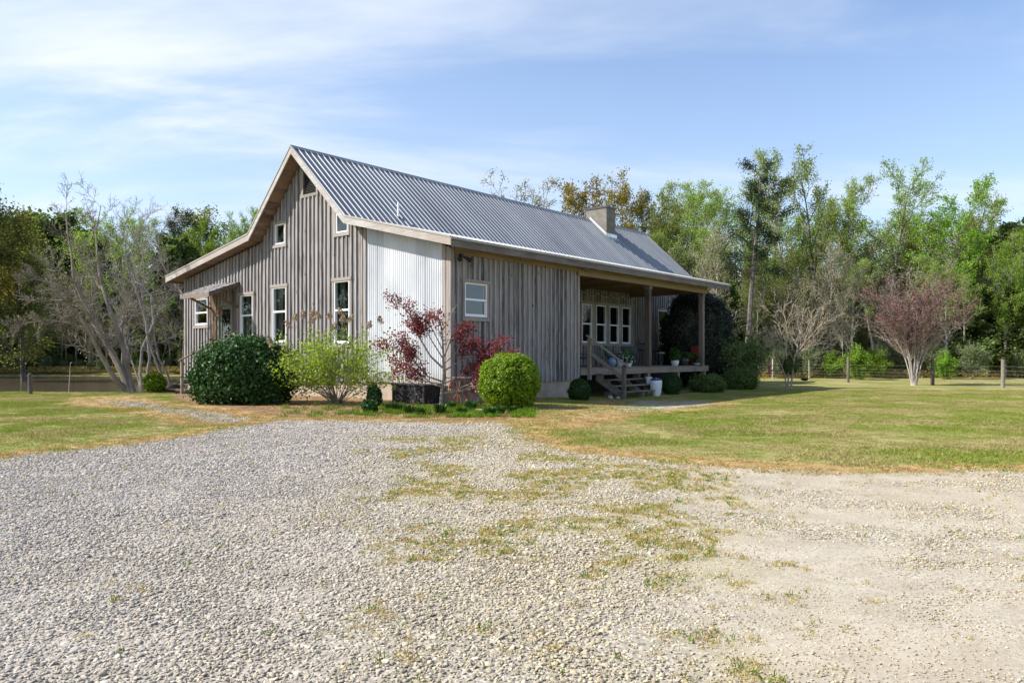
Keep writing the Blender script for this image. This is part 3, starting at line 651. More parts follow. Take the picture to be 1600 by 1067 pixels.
# louvred vent
v_ = MB(); sl_ = lambda a: min(roofz(a)-.32, VENT[3]); slab(v_, gmap, VENT[0]-.01, VENT[1], VENT[2], VENT[2], sl_(VENT[0]-.01), sl_(VENT[1]), -.08, -.06)
for i in range(14):
    z = VENT[2]+.03+i*.065
    if z < roofz(VENT[1])-.4: slab(v_, gmap, VENT[0], VENT[1], z, z, z+.02, z+.02, -.05, .03)
vo = v_.build('vent_louver', M['louver'], house)
b = MB(); slab(b, gmap, VENT[1], VENT[1]+.12, VENT[2]-.12, VENT[2]-.12, 9.3, 9.3, .02, .09); slab(b, gmap, VENT[0]-.2, VENT[1]-.002, VENT[2]-.12, VENT[2]-.12, VENT[2]-.002, VENT[2]-.002, .02, .085); b.build('vent_frame', M['trim'], vo)
# door
d_ = MB(); fr = .12
a0, a1, z0, z1 = DOOR
slab(d_, gmap, a0, a0+fr, z0, z0, z1, z1, -.1, .06); slab(d_, gmap, a1-fr, a1, z0, z0, z1, z1, -.1, .06); slab(d_, gmap, a0+fr, a1-fr, z1-fr, z1-fr, z1, z1, -.1, .059)
slab(d_, gmap, a0+fr, a0+fr+.14, z0, z0, z1-fr, z1-fr, -.06, -.01); slab(d_, gmap, a1-fr-.14, a1-fr, z0, z0, z1-fr, z1-fr, -.06, -.01)
slab(d_, gmap, a0+fr+.14, a1-fr-.14, z0, z0, z0+.5, z0+.5, -.06, -.012); slab(d_, gmap, a0+fr+.14, a1-fr-.14, z1-fr-.16, z1-fr-.16, z1-fr, z1-fr, -.06, -.012)
dr_o = d_.build('door', M['greenpaint'], house)
g = MB(); slab(g, gmap, a0+fr+.14, a1-fr-.14, z0+.5, z0+.5, z1-fr-.16, z1-fr-.16, -.04, -.034); g.build('pane', M['glass'], dr_o)
g = MB(); g.tube([(-.0, a0+.19, 2.35), (-.07, a0+.19, 2.35), (-.07, a0+.30, 2.35)], .015, 8); g.build('handle', M['black'], dr_o)
# foundation
b = MB(); b.box(-.02+.06, 27.0, 4.56, 18.34, -.4, .635, .4); b.box(.04, 7.5, .04, 4.56, -.4, .638, .6); b.box(.0, 7.56, -.04, .04, -.4, .02, .3)
b.build('foundation', M['found'], house)
# roof
def roofplane(name, ta, za, tb, zb, s0, s1, seed):
    b = MB(); d = np.array([tb-ta, zb-za]); L = np.linalg.norm(d); d /= L; nn = np.array([-d[1], d[0]])
    if nn[1] < 0: nn = -nn
    P = lambda s_, u_, h_: (s_, ta+d[0]*u_+nn[0]*h_, za+d[1]*u_+nn[1]*h_)
    b.hexa([P(s0, -.03, 0), P(s1, -.03, 0), P(s1, L, 0), P(s0, L, 0), P(s0, -.03, .012), P(s1, -.03, .012), P(s1, L, .012), P(s0, L, .012)], .5)
    n_ = round((s1-s0)/.30); pw = (s1-s0)/n_
    for i in range(n_+1):
        c_ = s0+i*pw; c_ = min(max(c_, s0+.035), s1-.035)
        for (w0, w1, hh, off) in ((.040, .021, .042, 0),):
            q = c_+off
            b.hexa([P(q-w0, -.032, .010), P(q+w0, -.032, .010), P(q+w0, L, .010), P(q-w0, L, .010), P(q-w1, -.032, hh), P(q+w1, -.032, hh), P(q+w1, L, hh), P(q-w1, L, hh)], .5)
    return b.build(name, M['roof'], house)
S0, S1, SP = -OV, 27.75, 21.2
(p0, p1, p2, p3, p4) = PROF
roof = roofplane('roof', p1[0]-.05, p1[1]+.0, p2[0], p2[1], S0, S1, 1)
roofplane('roof', p3[0]+.05, p3[1], p2[0], p2[1], S0, S1, 2)
roofplane('porch_roof', p0[0], p0[1], p1[0], p1[1]-.004, S0, SP, 3)
roofplane('porch_roof', p4[0], p4[1], p3[0], p3[1]-.004, S0, S1, 4)
b = MB(); q = .16
b.add([(S0-.02, p2[0]-q, p2[1]-q*.94+.05), (S1+.02, p2[0]-q, p2[1]-q*.94+.05), (S1+.02, p2[0], p2[1]+.065), (S0-.02, p2[0], p2[1]+.065), (S0-.02, p2[0]+q, p2[1]-q*1.0+.05), (S1+.02, p2[0]+q, p2[1]-q*1.0+.05)], [(0, 1, 2, 3), (3, 2, 5, 4)])
b.build('ridge_cap', M['roof'], roof)
# underside boards, rafters-thickness and fascias
def under(name, ta, za, tb, zb, s0, s1, mat, th=.16):
    b = MB(); n_ = max(1, int(abs(tb-ta)/.16))
    for i in range(n_):
        u0, u1 = i/n_, (i+1)/n_-.03/n_
        y0, y1 = ta+(tb-ta)*u0, ta+(tb-ta)*u1; z0, z1 = za+(zb-za)*u0, za+(zb-za)*u1
        b.hexa([(s0, y0, z0-th), (s1, y0, z0-th), (s1, y1, z1-th), (s0, y1, z1-th), (s0, y0, z0-.012), (s1, y0, z0-.012), (s1, y1, z1-.012), (s0, y1, z1-.012)], random.random())
    return b.build(name, mat, house)
random.seed(5)
i_ = .06
under('soffit', p1[0], p1[1], p2[0], p2[1], S0+i_, S1-i_, M['soffit']); under('soffit', p3[0], p3[1], p2[0], p2[1], S0+i_, S1-i_, M['soffit'])
under('soffit', p0[0]+.06, p0[1]+.01, p1[0], p1[1], S0+i_, SP-i_, M['soffit'], .18); under('soffit', p4[0]-.06, p4[1]+.01, p3[0], p3[1], S0+i_, S1-i_, M['soffit'], .18)
def rake(name, A, B, s_, dp, mat=M['trim_t'], th=.05):
    b = MB(); b.hexa([(s_, A[0], A[1]-dp), (s_+th, A[0], A[1]-dp), (s_+th, B[0], B[1]-dp), (s_, B[0], B[1]-dp), (s_, A[0], A[1]-.013), (s_+th, A[0], A[1]-.013), (s_+th, B[0], B[1]-.013), (s_, B[0], B[1]-.013)], random.random()*.6+.3)
    b.hexa([(s_-.02, A[0], A[1]-.01), (s_+.02, A[0], A[1]-.01), (s_+.02, B[0], B[1]-.01), (s_-.02, B[0], B[1]-.01), (s_-.02, A[0], A[1]+.055), (s_+.02, A[0], A[1]+.055), (s_+.02, B[0], B[1]+.055), (s_-.02, B[0], B[1]+.055)], .5, 1)
    return b.build(name, [mat, M['roofedge']], house)
for A, B, dp in ((p0, p1, .27), (p1, p2, .29), (p3, p2, .29), (p4, p3, .27)): rake('rake_board', A, B, S0-.0, dp)
for A, B, dp in ((p1, p2, .34), (p3, p2, .34), (p4, p3, .31)): rake('rake_board', A, B, S1-.05, dp)
rake('rake_board', p0, p1, SP-.05, .28, M['fascia_s'])
b = MB(); b.box(S0+.06, 8., p0[0], p0[0]+.05, p0[1]-.30, p0[1]-.015, .35); b.box(8.005, 15, p0[0], p0[0]+.05, p0[1]-.30, p0[1]-.015, .6); b.box(15.005, SP-.06, p0[0], p0[0]+.05, p0[1]-.30, p0[1]-.015, .45)
b.build('eave_fascia', M['fascia_s'], house)
b = MB(); b.box(S0, S1, p4[0]-.05, p4[0], p4[1]-.29, p4[1]-.015); b.build('eave_fascia', M['fascia_s'], house)
b = MB(); b.box(S0-.02, SP+.02, p0[0]-.045, p0[0]-.03, p0[1]-.05, p0[1]+.02)
b.box(S0-.02, SP+.02, p0[0]-.055, p0[0]-.045, p0[1]-.065, p0[1]-.03); b.build('drip_edge', M['roofedge'], house)
# frieze / porch beam
b = MB(); b.box(.13, 7.4, -.13, -.075, 5.12, 5.42, .6); b.box(7.41, 19.45, -.16, .06, 4.98, 5.4, .7); b.box(7.6, 19.45, -.20, -.165, 5.18, 5.38, .4)
for s_ in (8.6, 13.3, 19.35): b.box(s_-.07, s_+.07, .07, 4.4, 5.0, 5.2, .3)
b.box(19.2, 19.42, .07, 4.44, 5.0, 5.45, .2)
b.build('porch_beam', M['beam'], house)
b = MB(); b.box(7.62, 19.4, .1, 4.44, 5.21, 5.25, .2)
for i in range(28): b.box(7.7+i*.42, 7.74+i*.42, .1, 4.44, 5.19, 5.208, random.random())
b.build('porch_ceiling', M['soffit'], house)
for sx in (s_at(1013, .0), s_at(1096.5, .0)):
    b = MB(); b.box(sx-.115, sx+.115, -.11, .12, 1.12, 4.98, random.random()); b.box(sx-.15, sx+.15, -.145, .155, 4.82, 4.97, .3); b.build('porch_post', M['post'], house)
# deck
b = MB()
for i in range(31): b.box(7.6, 19.75, -.12+i*.15, -.12+i*.15+.143, 1.085, 1.12, random.random())
b.build('porch_floor', M['deck'], house)
b = MB(); b.box(7.62, 13.4, -.13, -.085, .82, 1.08, .8); b.box(13.405, 19.72, -.13, -.085, .82, 1.08, .65); b.box(19.67, 19.72, -.08, 4.4, .82, 1.08, .5)
for s_ in (13.4, 16.4, 19.4):
    b.box(s_-.12, s_+.12, -.08, .12, -.4, .9, .85)
b.build('porch_frame', M['deck'], house)
b = MB(); b.box(7.58, 27, 4.3, 4.5, -.4, 1.1); b.build('porch_backing', M['dark'], house)
# steps to the porch
NS = 8.05; SE = s_at(1018, -.9)
st_ = empty('porch_steps', (0, 0, 0)); st_.parent = house
S_L = s_at(937, -.35); S_R = s_at(998, -.35)
for i in range(4):
    b = MB(); z = .87-.25*i; tt = -.14-.34*i
    b.box(S_L, S_R, tt-.36, tt-.20, z-.045, z, random.random()); b.box(S_L, S_R, tt-.19, tt-.02, z-.045, z, random.random()); b.build('tread', M['deck'], st_)
for s_ in (S_L+.06, (S_L+S_R)/2, S_R-.12):
    b = MB(); pr = []
    b.hexa([(s_, -.12, .55), (s_+.05, -.12, .55), (s_+.05, -1.55, -.25), (s_, -1.55, -.25), (s_, -.12, .83), (s_+.05, -.12, .83), (s_+.05, -1.55, .06), (s_, -1.55, .06)], .3)
    for i in range(4): z = .82-.25*i; tt = -.14-.34*i; b.box(s_+.003, s_+.047, tt-.33, tt-.03, z-.22, z, .3)
    b.build('stringer', M['deck'], st_)
NA = (s_at(921, -.17), -.17); NB = (s_at(975, -1.62), -1.62)
for (s_, t_), z0, z1 in ((NA, .62, 2.36), (NB, -.3, 1.25)):
    b = MB(); b.box(s_-.07, s_+.07, t_-.07, t_+.07, z0, z1, random.random()); b.build('newel_post', M['deck'], st_)
b = MB(); b.beam((NA[0], NA[1]+.15, 2.50), (NB[0], NB[1]-.30, 1.12), .15, .05, .9); b.build('handrail', M['deck'], st_)
b = MB(); b.beam((NA[0]+.09, NA[1], 1.75), (NB[0]+.09, NB[1], .62), .04, .16, .5); b.build('lower_rail', M['deck'], st_)
# floodlight
fl = MB(); fl.box(.28, .42, -.24, -.13, 5.02, 5.12); flo = fl.build('floodlight', M['black'], house)
for sg in (-1, 1):
    b = MB(); c0 = np.array([.35+.05*sg, -.22, 5.03]); c1 = c0+np.array([.16*sg, -.10, -.09]); b.tube([c0, (c0+c1)/2, c1, c1+(c1-c0)*.5], [.03, .05, .075, .085], 12); b.build('lamp_head', M['black'], flo)
# chimney
b = MB(); b.box(21.0, 22.0, 7.2, 8.75, 8.2, 10.78); b.build('chimney', M['conc'], house); ch = kids(house)[-1]
b = MB(); b.box(20.96, 22.04, 7.16, 8.79, 10.782, 10.9); b.build('chimney_cap', M['ceramic_dark'], ch)
b = MB(); b.box(21.25, 21.6, 7.75, 8.1, 10.902, 10.98); b.box(21.5, 21.9, 7.8, 8.3, 10.902, 10.96); b.build('clay_pot', M['clay'], ch)
b = MB(); sl2 = (p2[1]-p1[1])/(p2[0]-p1[0]); zt = lambda t_: p1[1]+(t_-p1[0])*sl2
b.hexa([(20.95, 7.1, zt(7.1)+.0), (20.998, 7.1, zt(7.1)), (20.998, 8.4, zt(8.4)), (20.95, 8.4, zt(8.4)), (20.95, 7.1, zt(7.1)+.22), (20.998, 7.1, zt(7.1)+.22), (20.998, 8.4, zt(8.4)+.2), (20.95, 8.4, zt(8.4)+.2)])
b.box(20.95, 22.05, 7.1, 7.198, zt(7.1)-.02, zt(7.1)+.27); b.box(20.9, 22.1, 6.98, 7.1, zt(6.98)-.0, zt(6.98)+.06)
b.build('flashing', M['flash'], ch)
b = MB(); b.tube([(2.39, 5.36, 7.2), (2.45, 5.42, 7.95)], .045, 8); b.lathe([(.13, 0), (.09, .09), (.05, .12)], (2.39, 5.36, 7.22), 12, mi=1); b.build('vent_pipe', [M['white'], M['black']], house)
# door canopy
b = MB(); cs, cz0, cz1, ta, tb = -1.5, 4.42, 5.0, 13.35, 15.95
cn = empty('door_canopy', (0, 0, 0)); cn.parent = house
n_ = 18
for j in range(5):
    s0_, s1_ = cs*(1-j/5), cs*(1-(j+1)/5); z0_, z1_ = cz0+(cz1-cz0)*j/5, cz0+(cz1-cz0)*(j+1)/5
    for i in range(n_):
        y0 = ta-.05+(tb-ta+.1)*i/n_; y1 = y0+(tb-ta+.1)/n_-.012; hh = random.uniform(.0, .015)
        b.hexa([(s0_-.02, y0, z0_), (s1_, y0, z1_), (s1_, y1, z1_), (s0_-.02, y1, z0_), (s0_-.02, y0, z0_+.04+hh), (s1_, y0, z1_+.02), (s1_, y1, z1_+.02), (s0_-.02, y1, z0_+.04+hh)])
b.build('shingles', M['siding'], cn)
b = MB(); b.box(cs-.03, cs+.02, ta, tb, cz0-.17, cz0-.003)
for y in (ta, (ta+tb)/2, tb-.05): b.hexa([(cs+.02, y, cz0-.16), (-.06, y, cz1-.18), (-.06, y+.05, cz1-.18), (cs+.02, y+.05, cz0-.16), (cs+.02, y, cz0-.003), (-.06, y, cz1-.003), (-.06, y+.05, cz1-.003), (cs+.02, y+.05, cz0-.003)])
b.build('canopy_frame', M['post'], cn)
for y in (ta+.12, tb-.15):
    b = MB(); b.beam((-.08, y, 3.85), (-1.25, y, 4.38), .09, .09); b.build('brace', M['siding_brown'], cn)
# side steps and rail
sst = empty('door_steps', (0, 0, 0)); sst.parent = house
b = MB(); b.box(-1.05, -.06, 13.5, 15.5, 1.0, 1.08); b.build('landing', M['deck'], sst)
for i in range(4):
    b = MB(); z = .83-.22*i; s_ = -1.05-.36*i; b.box(s_-.35, s_, 13.5, 15.5, z-.05, z); b.build('tread', M['deck'], sst)
for y in (13.5, 15.45):
    b = MB(); b.hexa([(-1.05, y, .5), (-2.5, y, -.2), (-2.5, y+.05, -.2), (-1.05, y+.05, .5), (-1.05, y, .95), (-2.5, y, .1), (-2.5, y+.05, .1), (-1.05, y+.05, .95)]); b.build('stringer', M['deck'], sst)
b = MB(); b.beam((-.05, 13.6, 2.72), (-2.75, 13.6, 1.42), .10, .05, .8); b.build('handrail', M['siding_brown'], sst)
for q in ((-2.66, -2.56, -.1, 1.46), (-.16, -.06, 1.08, 2.66)): b = MB(); b.box(q[0], q[1], 13.55, 13.65, q[2], q[3]); b.build('newel_post', M['deck'], sst)

# ------------------------------------------------------------------ things by the house
def wpos(s_, t_, z=0): return H2W(s_, t_, z)
# hanging lantern under the canopy
lp = wpos(-.75, 13.85, 3.72)
L_ = empty('lantern', lp, 0, 'rusty bell-shaped lantern hanging under the canopy beside the green door', 'lantern')
b = MB(); b.lathe([(.0, .14), (.05, .12), (.09, .06), (.17, .0), (.0, 0)], sides=10); b.build('lantern_roof', M['rust'], L_)
b = MB(); b.lathe([(.12, 0), (.15, -.12), (.12, -.24), (.0, -.26)], sides=8); b.build('lantern_glass', M['glass'], L_)
b = MB()
for i in range(8): a = i*math.pi/4; b.tube([(.12*math.cos(a), .12*math.sin(a), 0), (.155*math.cos(a), .155*math.sin(a), -.12), (.12*math.cos(a), .12*math.sin(a), -.24)], .008, 4)
b.lathe([(.0, -.25), (.13, -.25), (.13, -.29), (0, -.29)], sides=10); b.build('lantern_cage', M['rust'], L_)
b = MB(); b.tube([(0, 0, .14), (0, 0, .8)], .008, 4); b.build('chain', M['black'], L_)
# dark box
bo = wpos(-.9, .35, 0)
C_ = empty('weathered_box', bo, HROT, 'low black weathered box against the foundation under the corrugated panel', 'box')
b = MB(); b.box(0, .82, 0, 1.62, -.05, .60); b.build('box_body', M['crate'], C_)
b = MB(); b.box(-.03, .84, -.03, 1.65, .602, .65); b.build('lid', M['crate'], C_)
# wagon wheels
def wheel(s_, t_, rad, lean, label):
    w_ = empty('wagon_wheel', wpos(s_, t_, rad-.03), HROT, label, 'wheel')
    def rr(p_): y, z = p_[1], p_[2]; return (p_[0], y*math.cos(lean)-z*math.sin(lean), y*math.sin(lean)+z*math.cos(lean))
    b = MB(); a = np.linspace(0, 2*math.pi, 41); b.tube([rr((rad*math.cos(q), 0, rad*math.sin(q))) for q in a], .028, 8, cap=False); b.build('rim', M['rust'], w_)
    b = MB(); b.tube([rr((0, -.09, 0)), rr((0, .09, 0))], .06, 12); b.build('hub', M['rust'], w_)
    for i in range(12):
        b = MB(); q = i*math.pi/6+.1; b.tube([rr((.05*math.cos(q), 0, .05*math.sin(q))), rr((rad*math.cos(q), 0, rad*math.sin(q)))], .013, 6); b.build('spoke', M['rust'], w_)
wheel(.0, -.38, .45, -.25, 'rusty wagon wheel at the house corner beside the maple trunk'); wheel(.86, -.28, .43, -.3, 'rusty wagon wheel in the shade between the corner wheel and the round boxwood')

# ------------------------------------------------------------------ plants
def shell_bush(name, c, rx, ry, rz, mat, n, size, seed, label, cat='shrub', clumps=260, cl=.16, power=2.0, stem=None, lift=.55, rot=0, dens=(.78, 1.03), group=None, flat=None, core=.80, noise=.16):
    r = np.random.default_rng(seed); c = np.asarray(c, float)
    root = empty(name, c, 0, label, cat, group)
    def surf(dv):
        k = (np.abs(dv)**power).sum(1)**(-1/power); q = dv*k[:, None]
        nn_ = 1+noise*(np.sin(dv[:, 0]*5+seed)*np.sin(dv[:, 1]*4+seed*2)+.6*np.sin(dv[:, 2]*7+dv[:, 0]*6+seed*3))*.6
        return q*nn_[:, None]
    dv = r.normal(size=(clumps, 3)); dv /= np.linalg.norm(dv, axis=1)[:, None]; dv[:, 2] = np.where(dv[:, 2] < -.75, -dv[:, 2], dv[:, 2])
    cc = surf(dv)*r.uniform(.90, 1.03, clumps)[:, None]
    k = r.integers(0, clumps, n); p_ = cc[k]+r.normal(size=(n, 3))*cl*np.array([1, 1, 1]); nr = dv[k]+0
    dv2 = r.normal(size=(n//2, 3)); dv2 /= np.linalg.norm(dv2, axis=1)[:, None]; p2_ = surf(dv2)*r.uniform(dens[0], dens[1], n//2)[:, None]
    p_ = np.vstack([p_, p2_]); nr = np.vstack([nr, dv2])
    S = np.array([rx, ry, rz]); p_ = p_*S; p_[:, 2] += rz*lift*1.0/.55*.9 if flat is None else flat
    ok = p_[:, 2] > .02; p_ = p_[ok]; nr = nr[ok]
    if rot: 
        ca, sa = math.cos(rot), math.sin(rot); p_[:, :2] = p_[:, :2]@np.array([[ca, sa], [-sa, ca]]); nr[:, :2] = nr[:, :2]@np.array([[ca, sa], [-sa, ca]])
    b = MB(); b.quads(p_, size, r, 1.5, nr, .75); b.build('foliage', mat, root)
    b = MB(); m_ = 24; vs = []; 
    for i in range(13):
        th = -math.pi/2+math.pi*i/12
        for j in range(m_): ph = 2*math.pi*j/m_; vs.append((math.cos(th)*math.cos(ph), math.cos(th)*math.sin(ph), math.sin(th)))
    vs = surf(np.array(vs)+1e-6)*core*S; vs[:, 2] = np.maximum(vs[:, 2]+(rz*lift/.55*.9 if flat is None else flat), .02)
    if rot: vs[:, :2] = vs[:, :2]@np.array([[ca, sa], [-sa, ca]])
    b.n = 0; b = MB(); b.add(vs, [(i*m_+j, i*m_+(j+1) % m_, (i+1)*m_+(j+1) % m_, (i+1)*m_+j) for i in range(12) for j in range(m_)]); b.build('inner_twigs', M['bark_dark'] if mat is not M['boxwood'] else M['conifer'], root, smooth=True)
    return root
p_ = gp(797, 641); shell_bush('boxwood_shrub', p_+[0, .9, 0], .86, .88, .80, M['boxwood'], 26000, .042, 3, 'large bright yellow-green rounded boxwood in front of the side wall', clumps=420, cl=.05, power=2.5, flat=.82, noise=.09, core=.84, dens=(.8, 1.09))
p_ = gp(907, 626); shell_bush('boxwood_shrub', p_+[0, .45, 0], .43, .43, .46, M['conifer'], 7000, .035, 5, 'small dark green dome shrub in shade left of the porch steps', clumps=150, cl=.05, flat=.36, noise=.05)
p_ = gp(1053, 617); shell_bush('boxwood_shrub', p_+[0, .45, 0], .42, .42, .56, M['conifer'], 7000, .038, 6, 'small dark green cone shrub right of the white planter', clumps=150, cl=.05, flat=.42, noise=.05)
p_ = gp(233, 614); shell_bush('boxwood_shrub', p_+[0, .5, 0], .46, .46, .44, M['boxwood'], 5000, .055, 8, 'small round green shrub beside the bare tree trunks', clumps=120, cl=.06, flat=.40, noise=.08)
p_ = gp(361, 634); shell_bush('laurel_shrub', p_+[0, 1.45, 0], 1.46, 1.30, 1.12, M['laurel'], 26000, .085, 9, 'wide dark glossy evergreen mound hiding the side steps', clumps=300, cl=.12, power=2.4, flat=.92, noise=.16, core=.84)
p_ = wpos(22.25, 1.75, -.15); shell_bush('holly_tree', p_, 1.95, 1.95, 2.75, M['holly'], 44000, .075, 12, 'tall very dark oval evergreen at the far end of the porch', 'tree', clumps=500, cl=.06, power=2.35, flat=2.55, noise=.05, core=.88)
for (x_, y_, rx, rz, sd_, lb) in ((1112, 614, .75, .45, 14, 'low dark spreading shrub below the porch end'), (1163, 609, .85, .58, 15, 'low dark shrub in shade right of the oval evergreen')):
    p_ = gp(x_, y_); shell_bush('low_shrub', p_+[0, .7, 0], rx, .8, rz, M['evergreen'], 8000, .07, sd_, lb, clumps=110, cl=.14, flat=rz*.75, noise=.22)

class Tree:
    def __init__(s, seed): s.r = np.random.default_rng(seed); s.w = MB(); s.c = []; s.tw = 0
    def rdir(s, d, ang, az=None):
        d = d/np.linalg.norm(d); a = np.cross(d, [0, 0, 1.] if abs(d[2]) < .95 else [1., 0, 0]); a /= np.linalg.norm(a); b_ = np.cross(d, a)
        az = s.r.uniform(0, 6.283) if az is None else az
        return d*math.cos(ang)+(a*math.cos(az)+b_*math.sin(az))*math.sin(ang)
    def path(s, p_, d, L, n_, wob, up):
        pts = [np.array(p_, float)]; d = d/np.linalg.norm(d)
        for i in range(n_):
            d = d+s.r.normal(size=3)*wob+np.array([0, 0, up]); d /= np.linalg.norm(d); pts.append(pts[-1]+d*L/n_)
        return np.array(pts)
    def grow(s, p_, d, L, r0, lev, P, pts=None):
        n_ = P['seg'][lev]
        if pts is None: pts = s.path(p_, d, L, n_, P['wob'][lev], P['up'][lev])
        else: pts = np.asarray(pts, float); n_ = len(pts)-1; L = np.linalg.norm(np.diff(pts, axis=0), axis=1).sum()
        rr = np.linspace(r0, r0*P['tap'][lev], n_+1)
        if r0 > 0: s.w.tube(pts, np.maximum(rr, P['rmin']), (7, 5, 4, 3, 3)[min(lev, 4)], s.r.random(), cap=False)
        if lev < P['max']:
            n = P['n'][lev]; n = int(n*s.r.uniform(.8, 1.2)+.5); az0 = s.r.uniform(0, 6.28)
            for i in range(n):
                f = P['st'][lev]+(1-P['st'][lev])*(i+s.r.uniform(.1, .9))/n; x = f*n_; k = min(int(x), n_-1); q = pts[k]+(pts[k+1]-pts[k])*(x-k); dd = pts[k+1]-pts[k]
                cd = s.rdir(dd, P['ang'][lev]*s.r.uniform(.6, 1.35), az0+i*2.4)
                cl_ = L*P['len'][lev]*(1-P['sh'][lev]*f)*s.r.uniform(.6, 1.3)
                s.grow(q, cd, cl_, max(rr[k]*P['rr'][lev], P['rmin']), lev+1, P)
        if lev >= P['leaf']:
            m = P['ln'] if lev == P['max'] else P['ln']//2
            if m > 0:
                f = s.r.uniform(.25, 1.05, m)*n_; k = np.minimum(f.astype(int), n_-1); q = pts[k]+(pts[k+1]-pts[k])*(f-k)[:, None]
                s.c.append(q+s.r.normal(size=(m, 3))*P['ls'])
    def leaves(s): return np.concatenate(s.c) if s.c else np.zeros((0, 3))
def base(**k):
    P = dict(seg=(10, 6, 4, 3, 2), wob=(.06, .12, .16, .2, .2), up=(.02, .05, .05, .03, 0), tap=(.25, .3, .3, .4, .5), n=(12, 7, 5, 3), st=(.3, .25, .2, .2), ang=(.8, .7, .7, .7), len=(.36, .5, .5, .5), sh=(.5, .4, .3, .2), rr=(.5, .55, .6, .6), rmin=.006, max=3, leaf=3, ln=6, ls=.12)
    P.update(k); return P
def finish(T, name, root, leafmat, lsize, barkmat, aspect=1.2, twig='trunk'):
    o1 = T.w.build(twig, barkmat, root)
    lv = T.leaves()
    if len(lv) and leafmat is not None: b = MB(); b.quads(lv, lsize, T.r, aspect); b.build('crown', leafmat, root)
    return root
def pxpath(pts, d, r=None, base_=np.zeros(3), jit=0.):
    out_ = []; n_ = len(pts)
    for i, q in enumerate(pts):
        dd = d if not callable(d) else d(i/(n_-1)); out_.append(at(q[0], q[1], dd)-base_)
    return np.array(out_)

# hydrangea-like shrub with dried heads by the corrugated panel
def cane_shrub(name, c, H_, W_, leafmat, nl, size, seed, label, heads, nc=46, barkmat=None, front=None, ls=.09, ln=7):
    root = empty(name, c, 0, label, 'shrub'); T = Tree(seed)
    P = base(seg=(8, 4, 3, 2, 2), wob=(.10, .16, .2, .2, .2), up=(-.0, .02, 0, 0, 0), tap=(.3, .4, .5, .5, .5), n=(7, 3, 0), st=(.3, .3), ang=(.55, .6), len=(.33, .5), sh=(.3, .3), rr=(.5, .6), rmin=.004, max=2, leaf=1, ln=ln, ls=ls)
    for i in range(nc):
        a = T.r.uniform(0, 6.28); q = T.r.uniform(.05, 1.0)**.7; d = np.array([math.cos(a)*q*W_/H_, math.sin(a)*q*W_/H_*.75, 1.0])
        T.grow(np.array([math.cos(a)*.15, math.sin(a)*.12, 0])*T.r.random(), d, H_*T.r.uniform(.65, 1.02)*math.sqrt(1+q*.5), .013, 0, P)
    T.w.build('stems', barkmat or M['bark_grey'], root)
    lv = T.leaves(); lv = lv[lv[:, 2] > .12]
    b = MB(); b.quads(lv, size, T.r, 1.5); b.build('leaves', leafmat, root)
    for hpt in heads:
        h = MB(); n_ = 130; g = T.r.normal(size=(n_, 3)); g /= np.linalg.norm(g, axis=1)[:, None]; rad = T.r.uniform(.6, 1., n_)[:, None]
        tl = T.r.normal(0, .25, 2); pp = g*rad*np.array([.105, .105, .15]); pp[:, :2] *= (1-.35*(pp[:, 2:3]/.15)); pp[:, 0] += pp[:, 2]*tl[0]; pp += hpt
        h.quads(pp, .05, T.r, 1.0, g, .5); h.tube([hpt-np.array([0, 0, .10]), hpt-np.array([tl[0]*.3, 0, .45])], .005, 4); h.build('flower_head', M['panicle'], root)
    return root
bp = gp(522, 632)+np.array([0, .5, 0]); bp[2] = 0
hd = []
for (zx, zy) in ((895, 405), (945, 355), (1005, 335), (1072, 330), (1110, 342), (1200, 347), (1280, 315), (1350, 365), (1490, 412), (1570, 375), (762, 540), (1235, 420), (1295, 368), (1075, 375)):
    hd.append(at(260+zx/4.7, 420+zy/4.7, 24.9+random.uniform(-.4, .2))-bp)
cane_shrub('hydrangea_shrub', bp, 2.12, 3.1, M['lime'], 0, .06, 21, 'airy yellow-green shrub with dried brown flower heads by the corrugated panel', hd, nc=56, ln=6)
bp2 = gp(1172, 607)+np.array([0, .8, 0]); hd = [at(px_, py_, bp2[1]-.3)-bp2 for px_, py_ in ((1145, 519), (1153, 515), (1165, 517), (1194, 528), (1183, 542), (1149, 523))]
cane_shrub('hydrangea_shrub', bp2, 2.6, 2.0, M['sage'], 0, .10, 22, 'grey-green shrub with pinkish dried heads right of the oval evergreen', hd, nc=26, ls=.13, ln=7)

